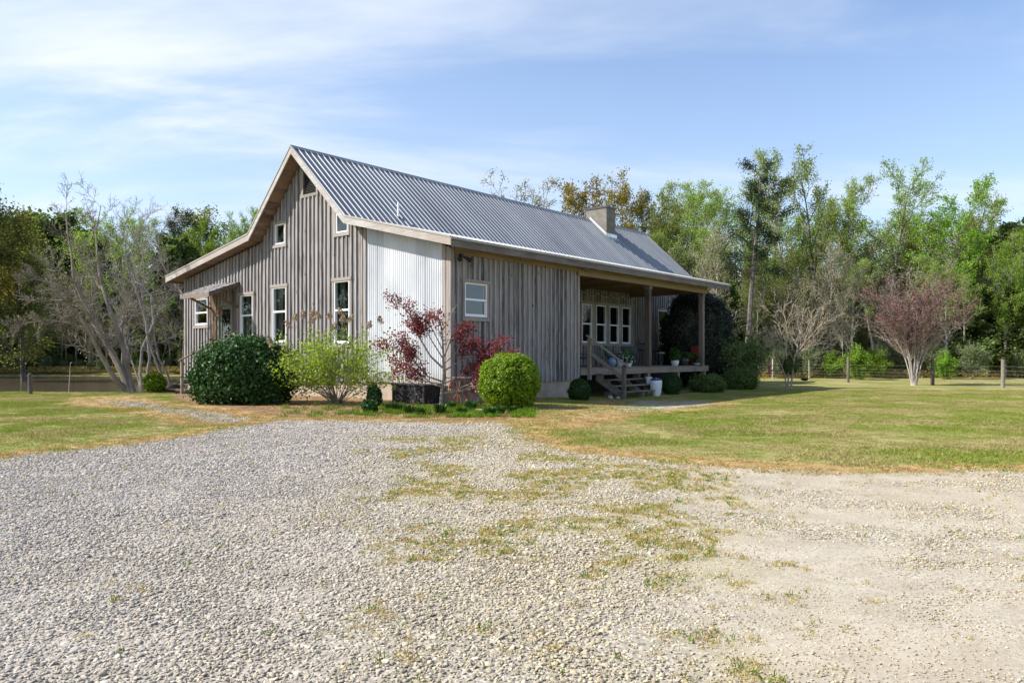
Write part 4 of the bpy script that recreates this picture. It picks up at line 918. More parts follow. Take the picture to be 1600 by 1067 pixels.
# japanese maple
mb_ = gp(690, 634); MR = empty('maple_tree', mb_, 0, 'small dark red maple in front of the corrugated house corner', 'tree'); T = Tree(31)
md_ = 24.4
P = base(seg=(6, 5, 4, 3), wob=(.1, .16, .2, .2), up=(.02, .03, .02, 0), tap=(.35, .35, .4, .5), n=(8, 4, 3), st=(.30, .3, .2), ang=(.65, .7, .7), len=(.24, .5, .5), sh=(.35, .3, .3), rr=(.55, .6, .6), rmin=.005, max=2, leaf=0, ln=17, ls=.10)
PB = dict(P, ln=0)
def mp_path(pts, dz): return pxpath(pts, lambda f: md_+dz*f, base_=mb_)
T.w.tube(mp_path([(689, 634), (690, 612), (694, 590), (693, 565)], 0)*1.0, [.062, .052, .046, .038], 9)
for pts, dz, r0, Q in (([(692, 575), (672, 556), (652, 522), (641, 492), (630, 478), (617, 470)], -.3, .035, P), ([(691, 596), (668, 588), (648, 566), (625, 547), (602, 536)], -.7, .030, P), ([(690, 604), (676, 600), (655, 583), (636, 570), (612, 566)], .3, .030, P), ([(693, 580), (716, 566), (741, 556), (764, 546), (784, 537)], .2, .028, P), ([(692, 614), (722, 611), (744, 600), (756, 584), (772, 574), (790, 570)], -.9, .035, P), ([(726, 610), (748, 604), (762, 594), (776, 586)], -.9, .02, P), ([(693, 560), (704, 532), (720, 518), (729, 514)], .1, .025, P), ([(693, 566), (692, 540), (690, 512), (684, 490)], .2, .04, dict(P, ln=5)), ([(691, 545), (676, 515), (665, 500), (668, 480)], -.2, .02, PB), ([(690, 520), (703, 495), (712, 478)], .2, .015, PB), ([(692, 560), (672, 528), (660, 505), (676, 498)], -.5, .022, P), ([(694, 590), (735, 590), (760, 568), (778, 545)], -.5, .022, P), ([(668, 588), (655, 560), (640, 548), (628, 530)], -.6, .02, P), ([(641, 492), (648, 500), (652, 515)], -.3, .014, P), ([(700, 612), (735, 600), (765, 575), (790, 555)], -.6, .022, P), ([(692, 600), (720, 588), (745, 572), (762, 560)], .1, .022, P), ([(689, 600), (665, 596), (640, 585), (618, 580)], -.5, .02, P), ([(692, 570), (712, 552), (728, 540), (744, 538)], -.2, .02, P)):
    T.grow(None, None, 0, r0, 0, Q, pts=mp_path(pts, dz))
finish(T, 'maple', MR, M['maple'], .06, M['bark_grey'], 1.1)

# low clumps in the bed
def clump_mesh(seed, mat, h, n_, w_=.02, sp=.12):
    b = MB(); r = np.random.default_rng(seed)
    for i in range(n_):
        a = r.uniform(0, 6.28); d = np.array([math.cos(a), math.sin(a), 0]); q = d*sp*.5*r.random(); hh = h*r.uniform(.6, 1.1); out_ = d*hh*r.uniform(.2, .9); sd2 = np.array([-d[1], d[0], 0])*w_/2
        m1 = q+out_*.45+np.array([0, 0, hh*.75]); m2 = q+out_+np.array([0, 0, hh*r.uniform(.7, 1.)])
        b.add([q-sd2, q+sd2, m1+sd2, m1-sd2, m2], [(0, 1, 2, 3), (3, 2, 4)], r.random())
    return b
cl0 = clump_mesh(1, M['conifer'], .30, 150, .022, .25).build('bed_plant', M['conifer'], loc=(0, 0, 0)); first = True
spots = [(606, 640), (621, 643), (640, 646), (657, 648), (687, 646), (704, 640), (722, 648), (736, 641), (765, 650), (781, 646), (800, 645)]
for i, (a, c_) in enumerate(spots):
    o = cl0 if i == 0 else cl0.copy()
    if i: COL.objects.link(o)
    o.location = Vector(gp(a, c_)); o.rotation_euler = (0, 0, i*1.3); s_ = .75+.35*((i*37) % 10)/10; o.scale = (s_*1.1, s_*1.1, s_)
    tag(o, ['dark leafy clump just right of the low round plant at the foundation', 'dark leafy clump in front of the left end of the black box', 'dark leafy clump in front of the middle of the black box', 'dark leafy clump in front of the near corner of the black box',
            'dark leafy clump at the foot of the maple trunk', 'dark leafy clump immediately right of the maple trunk', 'dark leafy clump in front of the corner wagon wheel near the gravel', 'dark leafy clump between the two wagon wheels', 'dark leafy clump by the flat stone left of the round boxwood',
            'dark leafy clump in front of the left side of the round boxwood', 'right-most dark leafy clump, in front of the middle of the round boxwood'][i], 'plant', 'clumps along the bed edge')
for (a, c_, rx, rz, lb, sd_) in ((583, 634, .22, .40, 'small upright green conifer near the foundation left of the black box', 41), (576, 645, .2, .2, 'low round green plant in front of the upright conifer', 42)):
    p_ = gp(a, c_); shell_bush('small_conifer', p_+[0, .2, 0], rx, rx, rz, M['conifer'], 1800, .045, sd_, lb, 'plant', clumps=40, cl=.12, flat=rz*.7, noise=.2)

# small bare tree, feeder, dish on the right lawn
def bare_tree(name, c, label, stems, P, barkmat, seed, leaf=None, ls=.05):
    root = empty(name, c, 0, label, 'tree'); T = Tree(seed)
    for st in stems: T.grow(None, None, 0, st[1], 0, P if len(st) < 3 else st[2], pts=st[0])
    finish(T, name, root, leaf, ls, barkmat); return root
c_ = gp(1233, 607); d0 = c_[1]
P = base(seg=(6, 5, 4, 3), wob=(.1, .13, .15, .2), up=(.02, .04, .03, 0), n=(9, 6, 4), st=(.4, .2, .2), ang=(.6, .55, .55), len=(.5, .5, .5), sh=(.3, .3, .3), tap=(.3, .3, .35, .5), rmin=.007, max=3, leaf=9, rr=(.4, .5, .6))
stems = [(pxpath(q, lambda f, k=k: d0+k*f, base_=c_), r_*.7) for q, k, r_ in (([(1229, 608), (1226, 585), (1216, 560), (1205, 535)], -.4, .07), ([(1231, 608), (1232, 580), (1228, 550), (1229, 515), (1226, 490)], .3, .07), ([(1236, 608), (1238, 585), (1242, 555), (1262, 530), (1285, 505)], -.3, .08), ([(1235, 608), (1240, 575), (1252, 548), (1265, 500)], .5, .06))]
bare_tree('bare_tree', c_, 'small bare multi-stemmed tree with pale curved twigs near the bird feeder', stems, P, M['twig_tan'], 51)
# green tuft inside its fork
shell_bush('young_holly', c_+np.array([.1, .25, 0]), .42, .4, .50, M['evergreen'], 2500, .06, 52, 'small dark green sprouting bush in the fork of the bare tree', clumps=40, cl=.16, flat=1.25, noise=.25)
fp = gp(1194, 612); fd = empty('bird_feeder', fp, 0, 'red tube bird feeder hanging from a thin dark shepherd hook', 'bird feeder')
b = MB(); b.tube([(0, 0, -.1), (0, 0, 1.5), (.05, 0, 1.68), (.15, 0, 1.74), (.25, 0, 1.66), (.26, 0, 1.55)], .009, 6); b.build('hook_pole', M['black'], fd)
b = MB(); b.lathe([(0, 0), (.09, .0), (.05, .10), (.06, .32), (.03, .38), (.0, .40)], (.27, 0, .95), 14); b.tube([(.27, 0, 1.34), (.26, 0, 1.56)], .004, 4); b.build('feeder_tube', M['redpaint'], fd)
b = MB(); b.lathe([(0, -.03), (.14, -.03), (.15, .01), (.0, .0)], (.27, 0, .93), 16); b.build('tray', M['black'], fd)
fp = gp(1251, 607); fd = empty('hanging_dish', fp, 0, 'shallow dark dish on a thin shepherd hook beside the bare tree', 'bird bath')
b = MB(); b.tube([(0, 0, -.1), (0, 0, 1.75), (.06, 0, 1.9), (.15, 0, 1.93), (.22, 0, 1.86)], .010, 6); b.build('hook_pole', M['black'], fd)
b = MB(); b.lathe([(0, 0), (.12, .02), (.2, .08), (.23, .14), (.20, .13), (0, .05)], (.22, 0, .42), 18); b.build('dish', M['black'], fd)
b = MB()
for k in range(3): a = k*2.09; b.tube([(.22+.21*math.cos(a), .21*math.sin(a), .55), (.22, 0, 1.86)], .003, 3)
b.build('chains', M['black'], fd)

# vase-shaped red-budding tree
c_ = gp(1428, 602); d0 = c_[1]
P = base(seg=(7, 6, 4, 3), wob=(.05, .07, .1, .1), up=(.0, .02, .02, .02), n=(13, 9, 4), st=(.22, .15, .2), ang=(.38, .36, .5), len=(.50, .5, .5), sh=(.45, .35, .3), rr=(.45, .5, .6), tap=(.15, .3, .4, .5), rmin=.0065, max=3, leaf=3, ln=1, ls=.05)
T = Tree(61); root = empty('budding_tree', c_, 0, 'vase-shaped tree with pinkish red bare twigs standing before the fence', 'tree')
for i in range(14):
    a = i*.698+.2; k = .10+.44*((i*5) % 14)/14; d = np.array([math.cos(a)*k, math.sin(a)*k, 1.]); q0 = np.array([math.cos(a)*.13, math.sin(a)*.13, 0])
    pts = [q0]; d = d/np.linalg.norm(d)
    L = 5.0*T.r.uniform(.88, 1.08)
    for j in range(7):
        dd = d*np.array([.25+.3*j, .25+.3*j, 1.]); dd /= np.linalg.norm(dd); pts.append(pts[-1]+dd*L/7+T.r.normal(size=3)*.03)
    T.grow(None, None, 0, .046*T.r.uniform(.75, 1.1), 0, P, pts=pts)
T.w.tube([(0, 0, -.1), (0, 0, .3), (0, 0, .6)], [.20, .16, .08], 10)
lv = T.leaves()
o = T.w.build('trunk', M['bark_white'], root); 
b = MB(); b.quads(lv, .075, T.r, 2.0); b.build('red_buds', M['redbud'], root)
# paint twigs pinkish, trunk pale: height based bark
t = NT('pale_trunk_pink_twigs'); p = t.objc(); z_ = t.n('ShaderNodeSeparateXYZ', None, Vector=p).outputs[2]; nz_ = t.noise(p, 5., 5, .6)
t.bsdf(Base_Color=t.mix(t.map(z_, 1.0, 3.6), t.mix(nz_, (.26, .22, .19), (.55, .5, .45)), t.mix(nz_, (.17, .125, .105), (.34, .265, .235))), Roughness=.9); o.data.materials[0] = t.m

# the large bare clump of trees left of the house
P = base(seg=(8, 6, 5, 3), wob=(.05, .09, .13, .2), up=(.02, .045, .03, .0), n=(15, 9, 6), st=(.24, .2, .15), ang=(.72, .66, .68), len=(.33, .48, .5), sh=(.62, .35, .3), rr=(.28, .5, .6), tap=(.10, .2, .35, .5), rmin=.0075, max=3, leaf=9)
def clumptree(cpx, stems, label, seed, bark):
    c_ = gp(*cpx); ss_ = []
    stems = [([(a, b if b > 470 else 470-(470-b)*.72) for a, b in q], k, r_) for q, k, r_ in stems]
    for q, k, r_ in stems: ss_.append((pxpath(q, lambda f, k=k: c_[1]+k*f, base_=c_), r_*.82))
    return bare_tree('bare_tree', c_, label, ss_, P, bark, seed)
clumptree((207, 613), [([(200, 614), (178, 590), (158, 555), (140, 520), (122, 490), (95, 470), (60, 465)], -1.5, .17), ([(203, 614), (190, 580), (172, 545), (150, 510), (130, 470), (115, 420), (112, 370), (105, 320), (103, 270)], .8, .20), ([(208, 614), (200, 580), (190, 530), (170, 480), (158, 430), (152, 380), (150, 320), (158, 262)], 1.8, .17), ([(140, 520), (110, 505), (75, 500), (40, 505), (20, 512)], -2.5, .07), ([(150, 510), (120, 460), (80, 430), (40, 420)], -1., .08)], 'pale bare tree leaning left, nearest the pond', 71, M['bark_pale'])
clumptree((228, 612), [([(222, 612), (219, 585), (222, 545), (240, 505), (236, 460), (214, 420), (205, 370), (215, 320), (235, 280)], .8, .15), ([(227, 612), (234, 560), (228, 500), (215, 455), (200, 400), (195, 340), (210, 290)], -.9, .14), ([(222, 612), (205, 560), (190, 520), (178, 470)], 1.5, .08)], 'pale bare tree in the middle of the clump left of the house', 72, M['bark_grey'])
clumptree((268, 610), [([(262, 611), (250, 580), (236, 545), (225, 500), (222, 450), (225, 400), (222, 350)], .6, .15), ([(268, 611), (262, 585), (248, 560), (240, 520), (250, 480), (268, 440), (262, 400)], -.6, .12), ([(282, 611), (287, 570), (289, 520), (290, 470), (283, 450), (268, 425), (250, 380), (248, 330), (262, 300)], 1.6, .19)], 'pale bare tree standing right beside the left corner of the house', 73, M['bark_pale'])

# ------------------------------------------------------------------ woods
protos = {}
def proto(key, seed, H_, P, leafmat, lsize, barkmat, r0, lean=(0, 0), aspect=1.2, multi=1):
    T = Tree(seed)
    for m_ in range(multi):
        d = np.array([lean[0]+(T.r.normal()*.14 if multi > 1 else 0), lean[1]+(T.r.normal()*.14 if multi > 1 else 0), 1.])
        T.grow(np.array([T.r.normal()*.15*(multi > 1), T.r.normal()*.15*(multi > 1), -.2]), d, H_*(1 if m_ == 0 else T.r.uniform(.8, 1)), r0*(1 if multi == 1 else .75), 0, P)
    w_ = mesh_only(T.w, 'trunk', barkmat); b = MB(); lv = T.leaves(); b.quads(lv, lsize, T.r, aspect); l_ = mesh_only(b, 'crown', leafmat)
    z = lv[:, 2].max() if len(lv) else H_
    protos[key] = (w_, l_, float(z)); return
TALL = base(seg=(14, 7, 5, 3), wob=(.035, .10, .14, .2), up=(.02, .07, .05, .02), n=(17, 7, 5), st=(.40, .25, .2), ang=(.65, .6, .7), len=(.26, .45, .5), sh=(.35, .35, .3), tap=(.15, .25, .35, .5), rmin=.02, max=3, leaf=2, ln=8, ls=.20)
proto('tallA', 101, 21, dict(TALL, ln=12), M['springA'], .13, M['bark_dark'], .26)
proto('tallB', 102, 20, dict(TALL, ln=15), M['springB'], .13, M['bark_dark'], .24, multi=2)
proto('tallC', 103, 19, dict(TALL, ln=10, st=(.5, .25, .2)), M['springA'], .12, M['bark_grey'], .22)
proto('wide', 104, 17, dict(TALL, n=(16, 8, 5), st=(.28, .2, .2), len=(.42, .45, .5), ang=(.7, .6, .6), ln=16, wob=(.05, .08, .12, .2)), M['springB'], .15, M['bark_dark'], .30, lean=(.12, 0))
proto('oak', 105, 16, dict(TALL, n=(15, 8, 6), st=(.28, .2, .15), len=(.38, .48, .5), ang=(.8, .7, .7), ln=18, ls=.26), M['oakbrown'], .16, M['bark_dark'], .30)
proto('silver', 106, 15, dict(TALL, n=(14, 7, 5), st=(.35, .2, .2), len=(.36, .45, .5), ln=8, ls=.18), M['sparse'], .12, M['bark_grey'], .2)
proto('olive', 107, 14, dict(TALL, n=(20, 8, 6), st=(.10, .15, .15), len=(.38, .48, .5), ang=(.9, .7, .7), ln=16, ls=.30), M['olive'], .17, M['bark_dark'], .25)
proto('evergreen', 108, 11, dict(TALL, n=(30, 8, 5), st=(.04, .1, .1), len=(.34, .45, .5), ang=(1.1, .7, .7), sh=(.65, .3, .3), ln=12, ls=.24), M['evergreen'], .26, M['bark_dark'], .22)
proto('bare', 109, 15, dict(TALL, n=(18, 8, 5), st=(.25, .2, .2), len=(.30, .45, .5), ln=3, ls=.1, rmin=.016), M['sparse'], .13, M['trunk_pale'], .17)
proto('brush', 110, 5.5, dict(TALL, n=(12, 7, 5), seg=(6, 5, 4, 3), st=(.1, .1, .1), len=(.55, .5, .5), ang=(.7, .7, .7), ln=3, ls=.2, rmin=.014), M['sage'], .17, M['bark_grey'], .06, multi=4)
proto('bright', 111, 4.2, dict(TALL, n=(12, 7, 5), seg=(6, 5, 4, 3), st=(.05, .1, .1), len=(.6, .5, .5), ang=(.9, .7, .7), ln=7, ls=.2), M['springB'], .18, M['bark_dark'], .06, multi=3)
# pine: clumps of needles at the branch ends only
def pine(key, seed, H_, st=.45, k=1.):
    T = Tree(seed); P = base(seg=(14, 6, 4), wob=(.02, .12, .2), up=(.02, .03, .10), n=(26, 7), st=(st, .35), ang=(1.15, .7), len=(.22*k, .36), sh=(.55, .4), tap=(.2, .3, .5), rr=(.4, .6), rmin=.03, max=2, leaf=2, ln=60, ls=.26)
    T.grow(np.array([0, 0, -.2]), np.array([.02, 0, 1.]), H_, .30, 0, P); w_ = mesh_only(T.w, 'trunk', M['bark_dark']); b = MB(); lv = T.leaves(); b.quads(lv, .19, T.r, .45); protos[key] = (w_, mesh_only(b, 'crown', M['pine']), float(lv[:, 2].max()))
pine('pine', 120, 21); pine('pine2', 121, 19, .55, 1.2)
def plant(kind, px_, top, d, label, sx=1., rz=None, name='tree', group=None, cat='tree', i=[0]):
    i[0] += 1; x = (px_-CX)/F*d; z0 = float(zg(x, d)); H_ = EYE-(top-HY)/F*d-z0
    w_, l_, hz = protos[kind]; s_ = H_/hz
    root = empty(name, (x, d, z0), (i[0]*2.1 if rz is None else rz), label, cat, group); root.scale = (s_*sx, s_*sx, s_)
    for m_ in (w_, l_):
        o = bpy.data.objects.new(m_.name.split('.')[0], m_); COL.objects.link(o); o.parent = root
    return root
# right-hand and rear wood: the trees one can tell apart
NAMED = [
 ('silver', 795, 262, 70, 1.0, 'sparse silvery tree showing left-most above the roof ridge', 'leafing_tree'),
 ('silver', 852, 284, 74, 1.2, 'sparse pale tree above the roof between the leftmost one and the bronze oak', 'leafing_tree'),
 ('oak', 905, 270, 70, .95, 'bronze-leaved oak rising behind the chimney', 'oak_tree'),
 ('oak', 968, 270, 73, .85, 'bronze-leaved oak just right of the chimney', 'oak_tree'),
 ('olive', 1008, 300, 78, .9, 'dark olive tree above the far end of the roof', 'leafing_tree'),
 ('tallA', 1062, 276, 72, .9, 'pale green spring tree above the far roof corner', 'leafing_tree'),
 ('tallC', 1105, 300, 76, .9, 'thin pale green tree left of the dark pine', 'leafing_tree'),
 ('pine', 1165, 250, 61, 1.15, 'tall dark pine with clumped needles rising over the porch end', 'pine_tree'),
 ('tallC', 1240, 222, 68, .85, 'very tall slender spring tree immediately right of the pine', 'leafing_tree'),
 ('tallA', 1285, 222, 69, 1.0, 'tallest pale green tree with a straight dark trunk', 'leafing_tree'),
 ('tallC', 1330, 262, 74, .9, 'slender green tree between the tallest one and the forked one', 'leafing_tree'),
 ('tallA', 1388, 238, 67, 1.0, 'forked green tree behind the vase-shaped budding tree', 'leafing_tree'),
 ('wide', 1478, 258, 63, 1.0, 'bright green wide tree with upswept limbs near the right edge', 'leafing_tree'),
 ('wide', 1570, 345, 60, .8, 'lower bright green tree leaning towards the right edge', 'leafing_tree'),
 ('evergreen', 1562, 432, 62, 1.3, 'round-headed dark evergreen behind the rightmost fence post', 'evergreen_tree'),
 ('evergreen', 1615, 428, 62, 1.4, 'dark evergreen cut off by the right edge', 'evergreen_tree'),
 ('bare', 1318, 440, 60, .8, 'pale bare trunk forking low between green trees', 'bare_tree'),
 ('olive', 1030, 345, 66, .8, 'olive green tree low behind the far roof slope', 'leafing_tree'),
 ('olive', 1440, 335, 72, 1.0, 'olive tree filling the gap left of the wide bright tree', 'leafing_tree'),
 ('pine2', 1012, 290, 82, .8, 'small dark pine tip right of the bronze oaks', 'pine_tree'),
 # left, over the pond
 ('oak', -35, 262, 60, 1.1, 'big olive and bronze tree at the left edge beyond the pond', 'oak_tree'),
 ('olive', 38, 300, 62, 1.1, 'large olive tree just inside the left edge', 'leafing_tree'),
 ('pine2', 281, 317, 86, .8, 'dark pine crown beyond the pond left of the eave', 'pine_tree'),
 ('tallB', 350, 318, 84, .8, 'bright green tree just above the left roof slope', 'leafing_tree'),
 ('tallA', 375, 328, 86, .7, 'pale green tree closest to the left roof slope', 'leafing_tree'),
 ('tallA', 200, 325, 84, .9, 'green tree beyond the pond behind the bare branches', 'leafing_tree'),
 ('pine2', 318, 330, 90, .7, 'dark pine behind the bright green trees left of the roof', 'pine_tree'),
]
for kd, px_, top, d, sx, lb, nm in NAMED: plant(kd, px_, top, d, lb, sx, name=nm, rz=0 if kd == 'wide' else None)
rs2 = random.Random(9)
LB = {'olive': 'olive green tree in the wood', 'bare': 'thin bare grey tree inside the wood', 'evergreen': 'dark evergreen low in the wood', 'tallC': 'slender tree inside the wood', 'oak': 'bronze tree inside the wood', 'tallA': 'tall pale green tree deep in the wood'}
def fillrow(n_, x0, x1, d0, d1, kinds, tops, side):
    for i in range(n_):
        kd = rs2.choice(kinds); px_ = x0+(x1-x0)*(i+rs2.random())/n_; d = rs2.uniform(d0, d1); plant(kd, px_, rs2.uniform(*tops), d, LB[kd]+side, rs2.uniform(.9, 1.3), name='wood_tree', group='trees of the wood'+side+': '+LB[kd])
fillrow(26, 1000, 1680, 66, 76, ['olive', 'bare', 'olive', 'tallC', 'bare'], (350, 440), ' on the right')
fillrow(26, 1020, 1720, 74, 88, ['olive', 'tallC', 'evergreen', 'tallC', 'olive'], (335, 420), ' on the right')
fillrow(20, 1080, 1700, 62, 68, ['bare', 'bare', 'evergreen', 'bare'], (400, 500), ' on the right')
fillrow(26, -140, 420, 84, 98, ['olive', 'evergreen', 'olive', 'tallC', 'tallC'], (318, 385), ' beyond the pond')
fillrow(20, -120, 420, 81, 88, ['evergreen', 'bare', 'olive', 'bare'], (420, 500), ' beyond the pond')
fillrow(14, -120, 420, 79.5, 83, ['evergreen', 'evergreen', 'bare'], (500, 545), ' beyond the pond')
fillrow(18, 1000, 1660, 76, 88, ['tallA', 'tallC', 'tallA'], (275, 345), ' on the right')
fillrow(26, 1040, 1560, 61, 70, ['bare', 'bare', 'tallC', 'bare'], (330, 450), ' on the right')
fillrow(14, -60, 300, 80, 84, ['bare'], (380, 480), ' beyond the pond')
for i, (yy, kd) in enumerate([(y_, rs2.choice(['olive', 'tallA', 'oak', 'tallB'])) for y_ in range(-14, 78, 5)]):
    w_, l_, hz = protos[kd]; xx = -62-rs2.random()*14; s_ = rs2.uniform(15, 19)/hz
    root = empty('wood_tree', (xx, yy, float(zg(xx, yy))), i*1.7, 'tree of the wood on the far west side of the pond', 'tree', 'trees west of the pond'); root.scale = (s_*1.25, s_*1.25, s_)
    for m_ in (w_, l_): o = bpy.data.objects.new(m_.name.split('.')[0], m_); COL.objects.link(o); o.parent = root
# understorey bushes along the wood edge
for i, (px_, top, d, kd, lb) in enumerate(((1338, 535, 57, 'bright', 'bright green bush behind the tall pale fence post'), (1300, 545, 60, 'bright', 'bright green bush left of the pale fence post'), (1372, 540, 60, 'bright', 'green bush left of the budding tree trunk'), (1475, 545, 58, 'bright', 'yellow-green bush behind the dark fence post'), (1215, 540, 60, 'brush', 'scrubby grey-green bush behind the small bare tree'), (1265, 535, 61, 'brush', 'scrubby bush behind the hanging dish'), (1520, 530, 58, 'brush', 'brown scrub bush left of the rightmost post'), (1590, 540, 60, 'brush', 'scrub bush at the right edge of the field'))):
    plant(kd, px_, top, d, lb, 1.1, name='bush', cat='bush')
for i in range(30): plant('brush', 1060+640*(i+rs2.random())/30, rs2.uniform(525, 560), rs2.uniform(61, 66), 'grey-green scrub along the foot of the wood', rs2.uniform(.9, 1.4), name='scrub', group='scrub along the right wood', cat='bush')
for i in range(22): plant('brush', -100+510*(i+rs2.random())/22, rs2.uniform(535, 565), rs2.uniform(79, 83), 'scrub on the far bank of the pond', rs2.uniform(.9, 1.4), name='scrub', group='scrub beyond the pond', cat='bush')
# far mass closing the view under the crowns
T = Tree(300); cc = []
for (x0, x1, d0, d1, hh, n_) in ((10, 75, 92, 104, 11, 60000), (-85, -12, 99, 112, 13, 50000)):
    x = rng.uniform(x0, x1, n_); y = rng.uniform(d0, d1, n_); z = rng.random(n_)**.8*hh*(.55+.6*fbm(x, y*.2, .25, 3)); cc.append(np.stack([x, y, z+.1], 1))
b = MB(); b.quads(np.concatenate(cc), .50, T.r, 1.2); tag(b.build('far_wood', M['olive']), 'dark dense wood mass behind the nearer trees', 'woods', kind='stuff')
b = MB(); cc = []
for (x0, x1, d0, d1) in ((10, 50, 60, 63), (-75, -13, 79, 80.5)):
    n_ = 9000; x = rng.uniform(x0, x1, n_); y = rng.uniform(d0, d1, n_); cc.append(np.stack([x, y, zg(x, y)+rng.random(n_)*.55], 1))
b.quads(np.concatenate(cc), .28, T.r, .18, np.array([[0, -1., .1]]), .5); tag(b.build('tall_dry_grass', M['dryblade']), 'tall dry grass along the foot of the woods', 'grass', kind='stuff')

# ------------------------------------------------------------------ fence, posts
fpts = [gp(1040, 588.5), gp(1207, 592.5), gp(1264, 594.5), gp(1325, 597.5), gp(1457, 602), gp(1567, 605.5), gp(1720, 612)]
fe = empty('wire_fence', fpts[3], 0, 'wire field fence on round timber posts across the right lawn', 'fence'); F0 = fpts[3]
for i, (q, hh, rd, mt) in enumerate(zip(fpts, (1.6, 1.55, 1.5, 1.72, 1.62, 1.6, 1.6), (.06, .05, .035, .10, .11, .11, .1), ('post', 'bark_white', 'bark_white', 'post', 'bark_dark', 'deck', 'post'))):
    b = MB(); b.tube([q-F0+[0, 0, -.2], q-F0+[.01, 0, hh*.5], q-F0+[.02*(i % 2), 0, hh-.02], q-F0+[.02*(i % 2), 0, hh]], [rd, rd*.97, rd*.93, rd*.7], 12); b.build('post', M[mt], fe)
b = MB()
for a, c_ in zip(fpts[:-1], fpts[1:]):
    for hh in (.15, .35, .55, .75, .95, 1.2): b.tube([a-F0+[0, 0, hh], (a+c_)/2-F0+[0, 0, hh-.015], c_-F0+[0, 0, hh]], .0045, 3, cap=False)
    L = np.linalg.norm(c_-a); k = int(L/.35)
    for j in range(1, k): q = a+(c_-a)*j/k-F0; b.tube([q+[0, 0, .15], q+[0, 0, .95]], .003, 3, cap=False)
b.build('wire', M['bark_grey'], fe)
q = gp(47, 616); b = MB(); b.tube([(0, 0, -.2), (0, 0, .45), (0, 0, .86), (0, 0, .9)], [.09, .09, .085, .06], 10); tag(b.build('pond_post', M['bark_dark'], loc=(0, 0, 0)), 'dark timber post at the near edge of the pond', 'post').location = Vector(q)
q = gp(107, 614); b = MB(); b.tube([(0, 0, -.2), (.04, 0, .6), (.09, 0, 1.35)], [.014, .012, .009], 6); tag(b.build('pole', M['bark_white'], loc=(0, 0, 0)), 'thin leaning pale stake beside the pond', 'stake').location = Vector(q)

# ------------------------------------------------------------------ porch furniture and pots (house frame, z of the floor 1.12)
FZ = 1.122
def on_porch(px_, t_): return s_at(px_, t_), t_
def pot(name, s_, t_, z, prof, mat, label, cat='planter', rim=None):
    root = empty(name, wpos(s_, t_, z), HROT, label, cat); b = MB(); b.lathe([(0, .0)]+prof+[(prof[-1][0]-.02, prof[-1][1]), (prof[-1][0]-.03, prof[-1][1]-.04), (0, prof[-1][1]-.05)], sides=28); b.build('pot', mat, root, smooth=False); return root, prof[-1][1], prof[-1][0]
def fill(root, z, rad, leafmat, flmat, seed, h=.25, nl=500, nf=60, ls=.05, fs=.05, part='foliage'):
    r = np.random.default_rng(seed); g = r.normal(size=(nl, 3)); g /= np.linalg.norm(g, axis=1)[:, None]; g[:, 2] = abs(g[:, 2]); q = g*r.uniform(.4, 1., nl)[:, None]*np.array([rad*1.15, rad*1.15, h])+[0, 0, z-.03]
    b = MB(); b.quads(q, ls, r, 1.6, g, .7); b.build(part, leafmat, root)
    if flmat is not None:
        g = r.normal(size=(nf, 3)); g /= np.linalg.norm(g, axis=1)[:, None]; g[:, 2] = abs(g[:, 2]); q = g*r.uniform(.9, 1.08, nf)[:, None]*np.array([rad*1.15, rad*1.15, h])+[0, 0, z-.03]
        b = MB(); b.quads(q, fs, r, 1., g, .3); b.build('flowers', flmat, root)
# tall white planter with purple flowers on the ground
p_ = gp(1031, 619); wl = p_-HC; s_, t_ = wl@U, wl@V+.2
rt, zt_, rd = pot('tall_planter', s_, t_, -.17, [(.17, 0), (.22, .15), (.265, .45), (.275, .62), (.265, .70)], M['ceramic_white'], 'tall white planter of purple flowers on the ground right of the porch steps'); fill(rt, zt_, .22, M['conifer'], M['flower_purple'], 1, .15, 350, 120)
rt, zt_, rd = pot('white_bucket', S_R-.25, -1.02, .375, [(.11, 0), (.14, .22), (.155, .30)], M['ceramic_white'], 'small white bucket standing on the lower porch tread', 'bucket')
s_, t_ = on_porch(955.5, .5); rt = empty('garden_stool', wpos(s_, t_, FZ), HROT, 'round blue glazed ceramic jar behind the porch handrail', 'jar'); b = MB(); b.lathe([(0, 0), (.12, 0), (.2, .12), (.215, .22), (.19, .33), (.12, .41), (.09, .42), (.10, .44), (0, .44)], sides=28); b.build('jar', M['ceramic_blue'], rt)
s_, t_ = on_porch(969, .75); rt, zt_, rd = pot('flower_pot', s_, t_, FZ, [(.13, 0), (.17, .3), (.18, .36)], M['ceramic_white'], 'white pot of white flowers behind the handrail, left of the edge pot'); fill(rt, zt_, .22, M['conifer'], M['flower_white'], 2, .34, 600, 45, fs=.06)
s_, t_ = on_porch(982.5, .2); rt, zt_, rd = pot('flower_pot', s_, t_, FZ, [(.10, 0), (.14, .18), (.15, .22)], M['ceramic_white'], 'white pot of white flowers at the porch edge above the steps'); fill(rt, zt_, .25, M['conifer'], M['flower_white'], 3, .32, 600, 50, fs=.06)
s_, t_ = on_porch(976, 1.5); rt, zt_, rd = pot('plant_pot', s_, t_, FZ, [(.14, 0), (.19, .32), (.2, .4)], M['clay'], 'clay pot with an orange-tipped leafy plant behind the white flowers'); fill(rt, zt_, .2, M['sage'], M['flower_orange'], 4, .5, 500, 14, ls=.07)
s_, t_ = on_porch(1054.5, .6); rt, zt_, rd = pot('plant_pot', s_, t_, FZ, [(.15, 0), (.21, .16), (.215, .33)], M['ceramic_white'], 'white pot with dark green foliage left of the big dark pot'); fill(rt, zt_, .3, M['conifer'], None, 5, .65, 800, ls=.08)
s_, t_ = on_porch(1069, .55); rt, zt_, rd = pot('fern_pot', s_, t_, FZ, [(.16, 0), (.27, .25), (.25, .45), (.22, .5)], M['ceramic_dark'], 'large dark round pot with an arching fern on the porch')
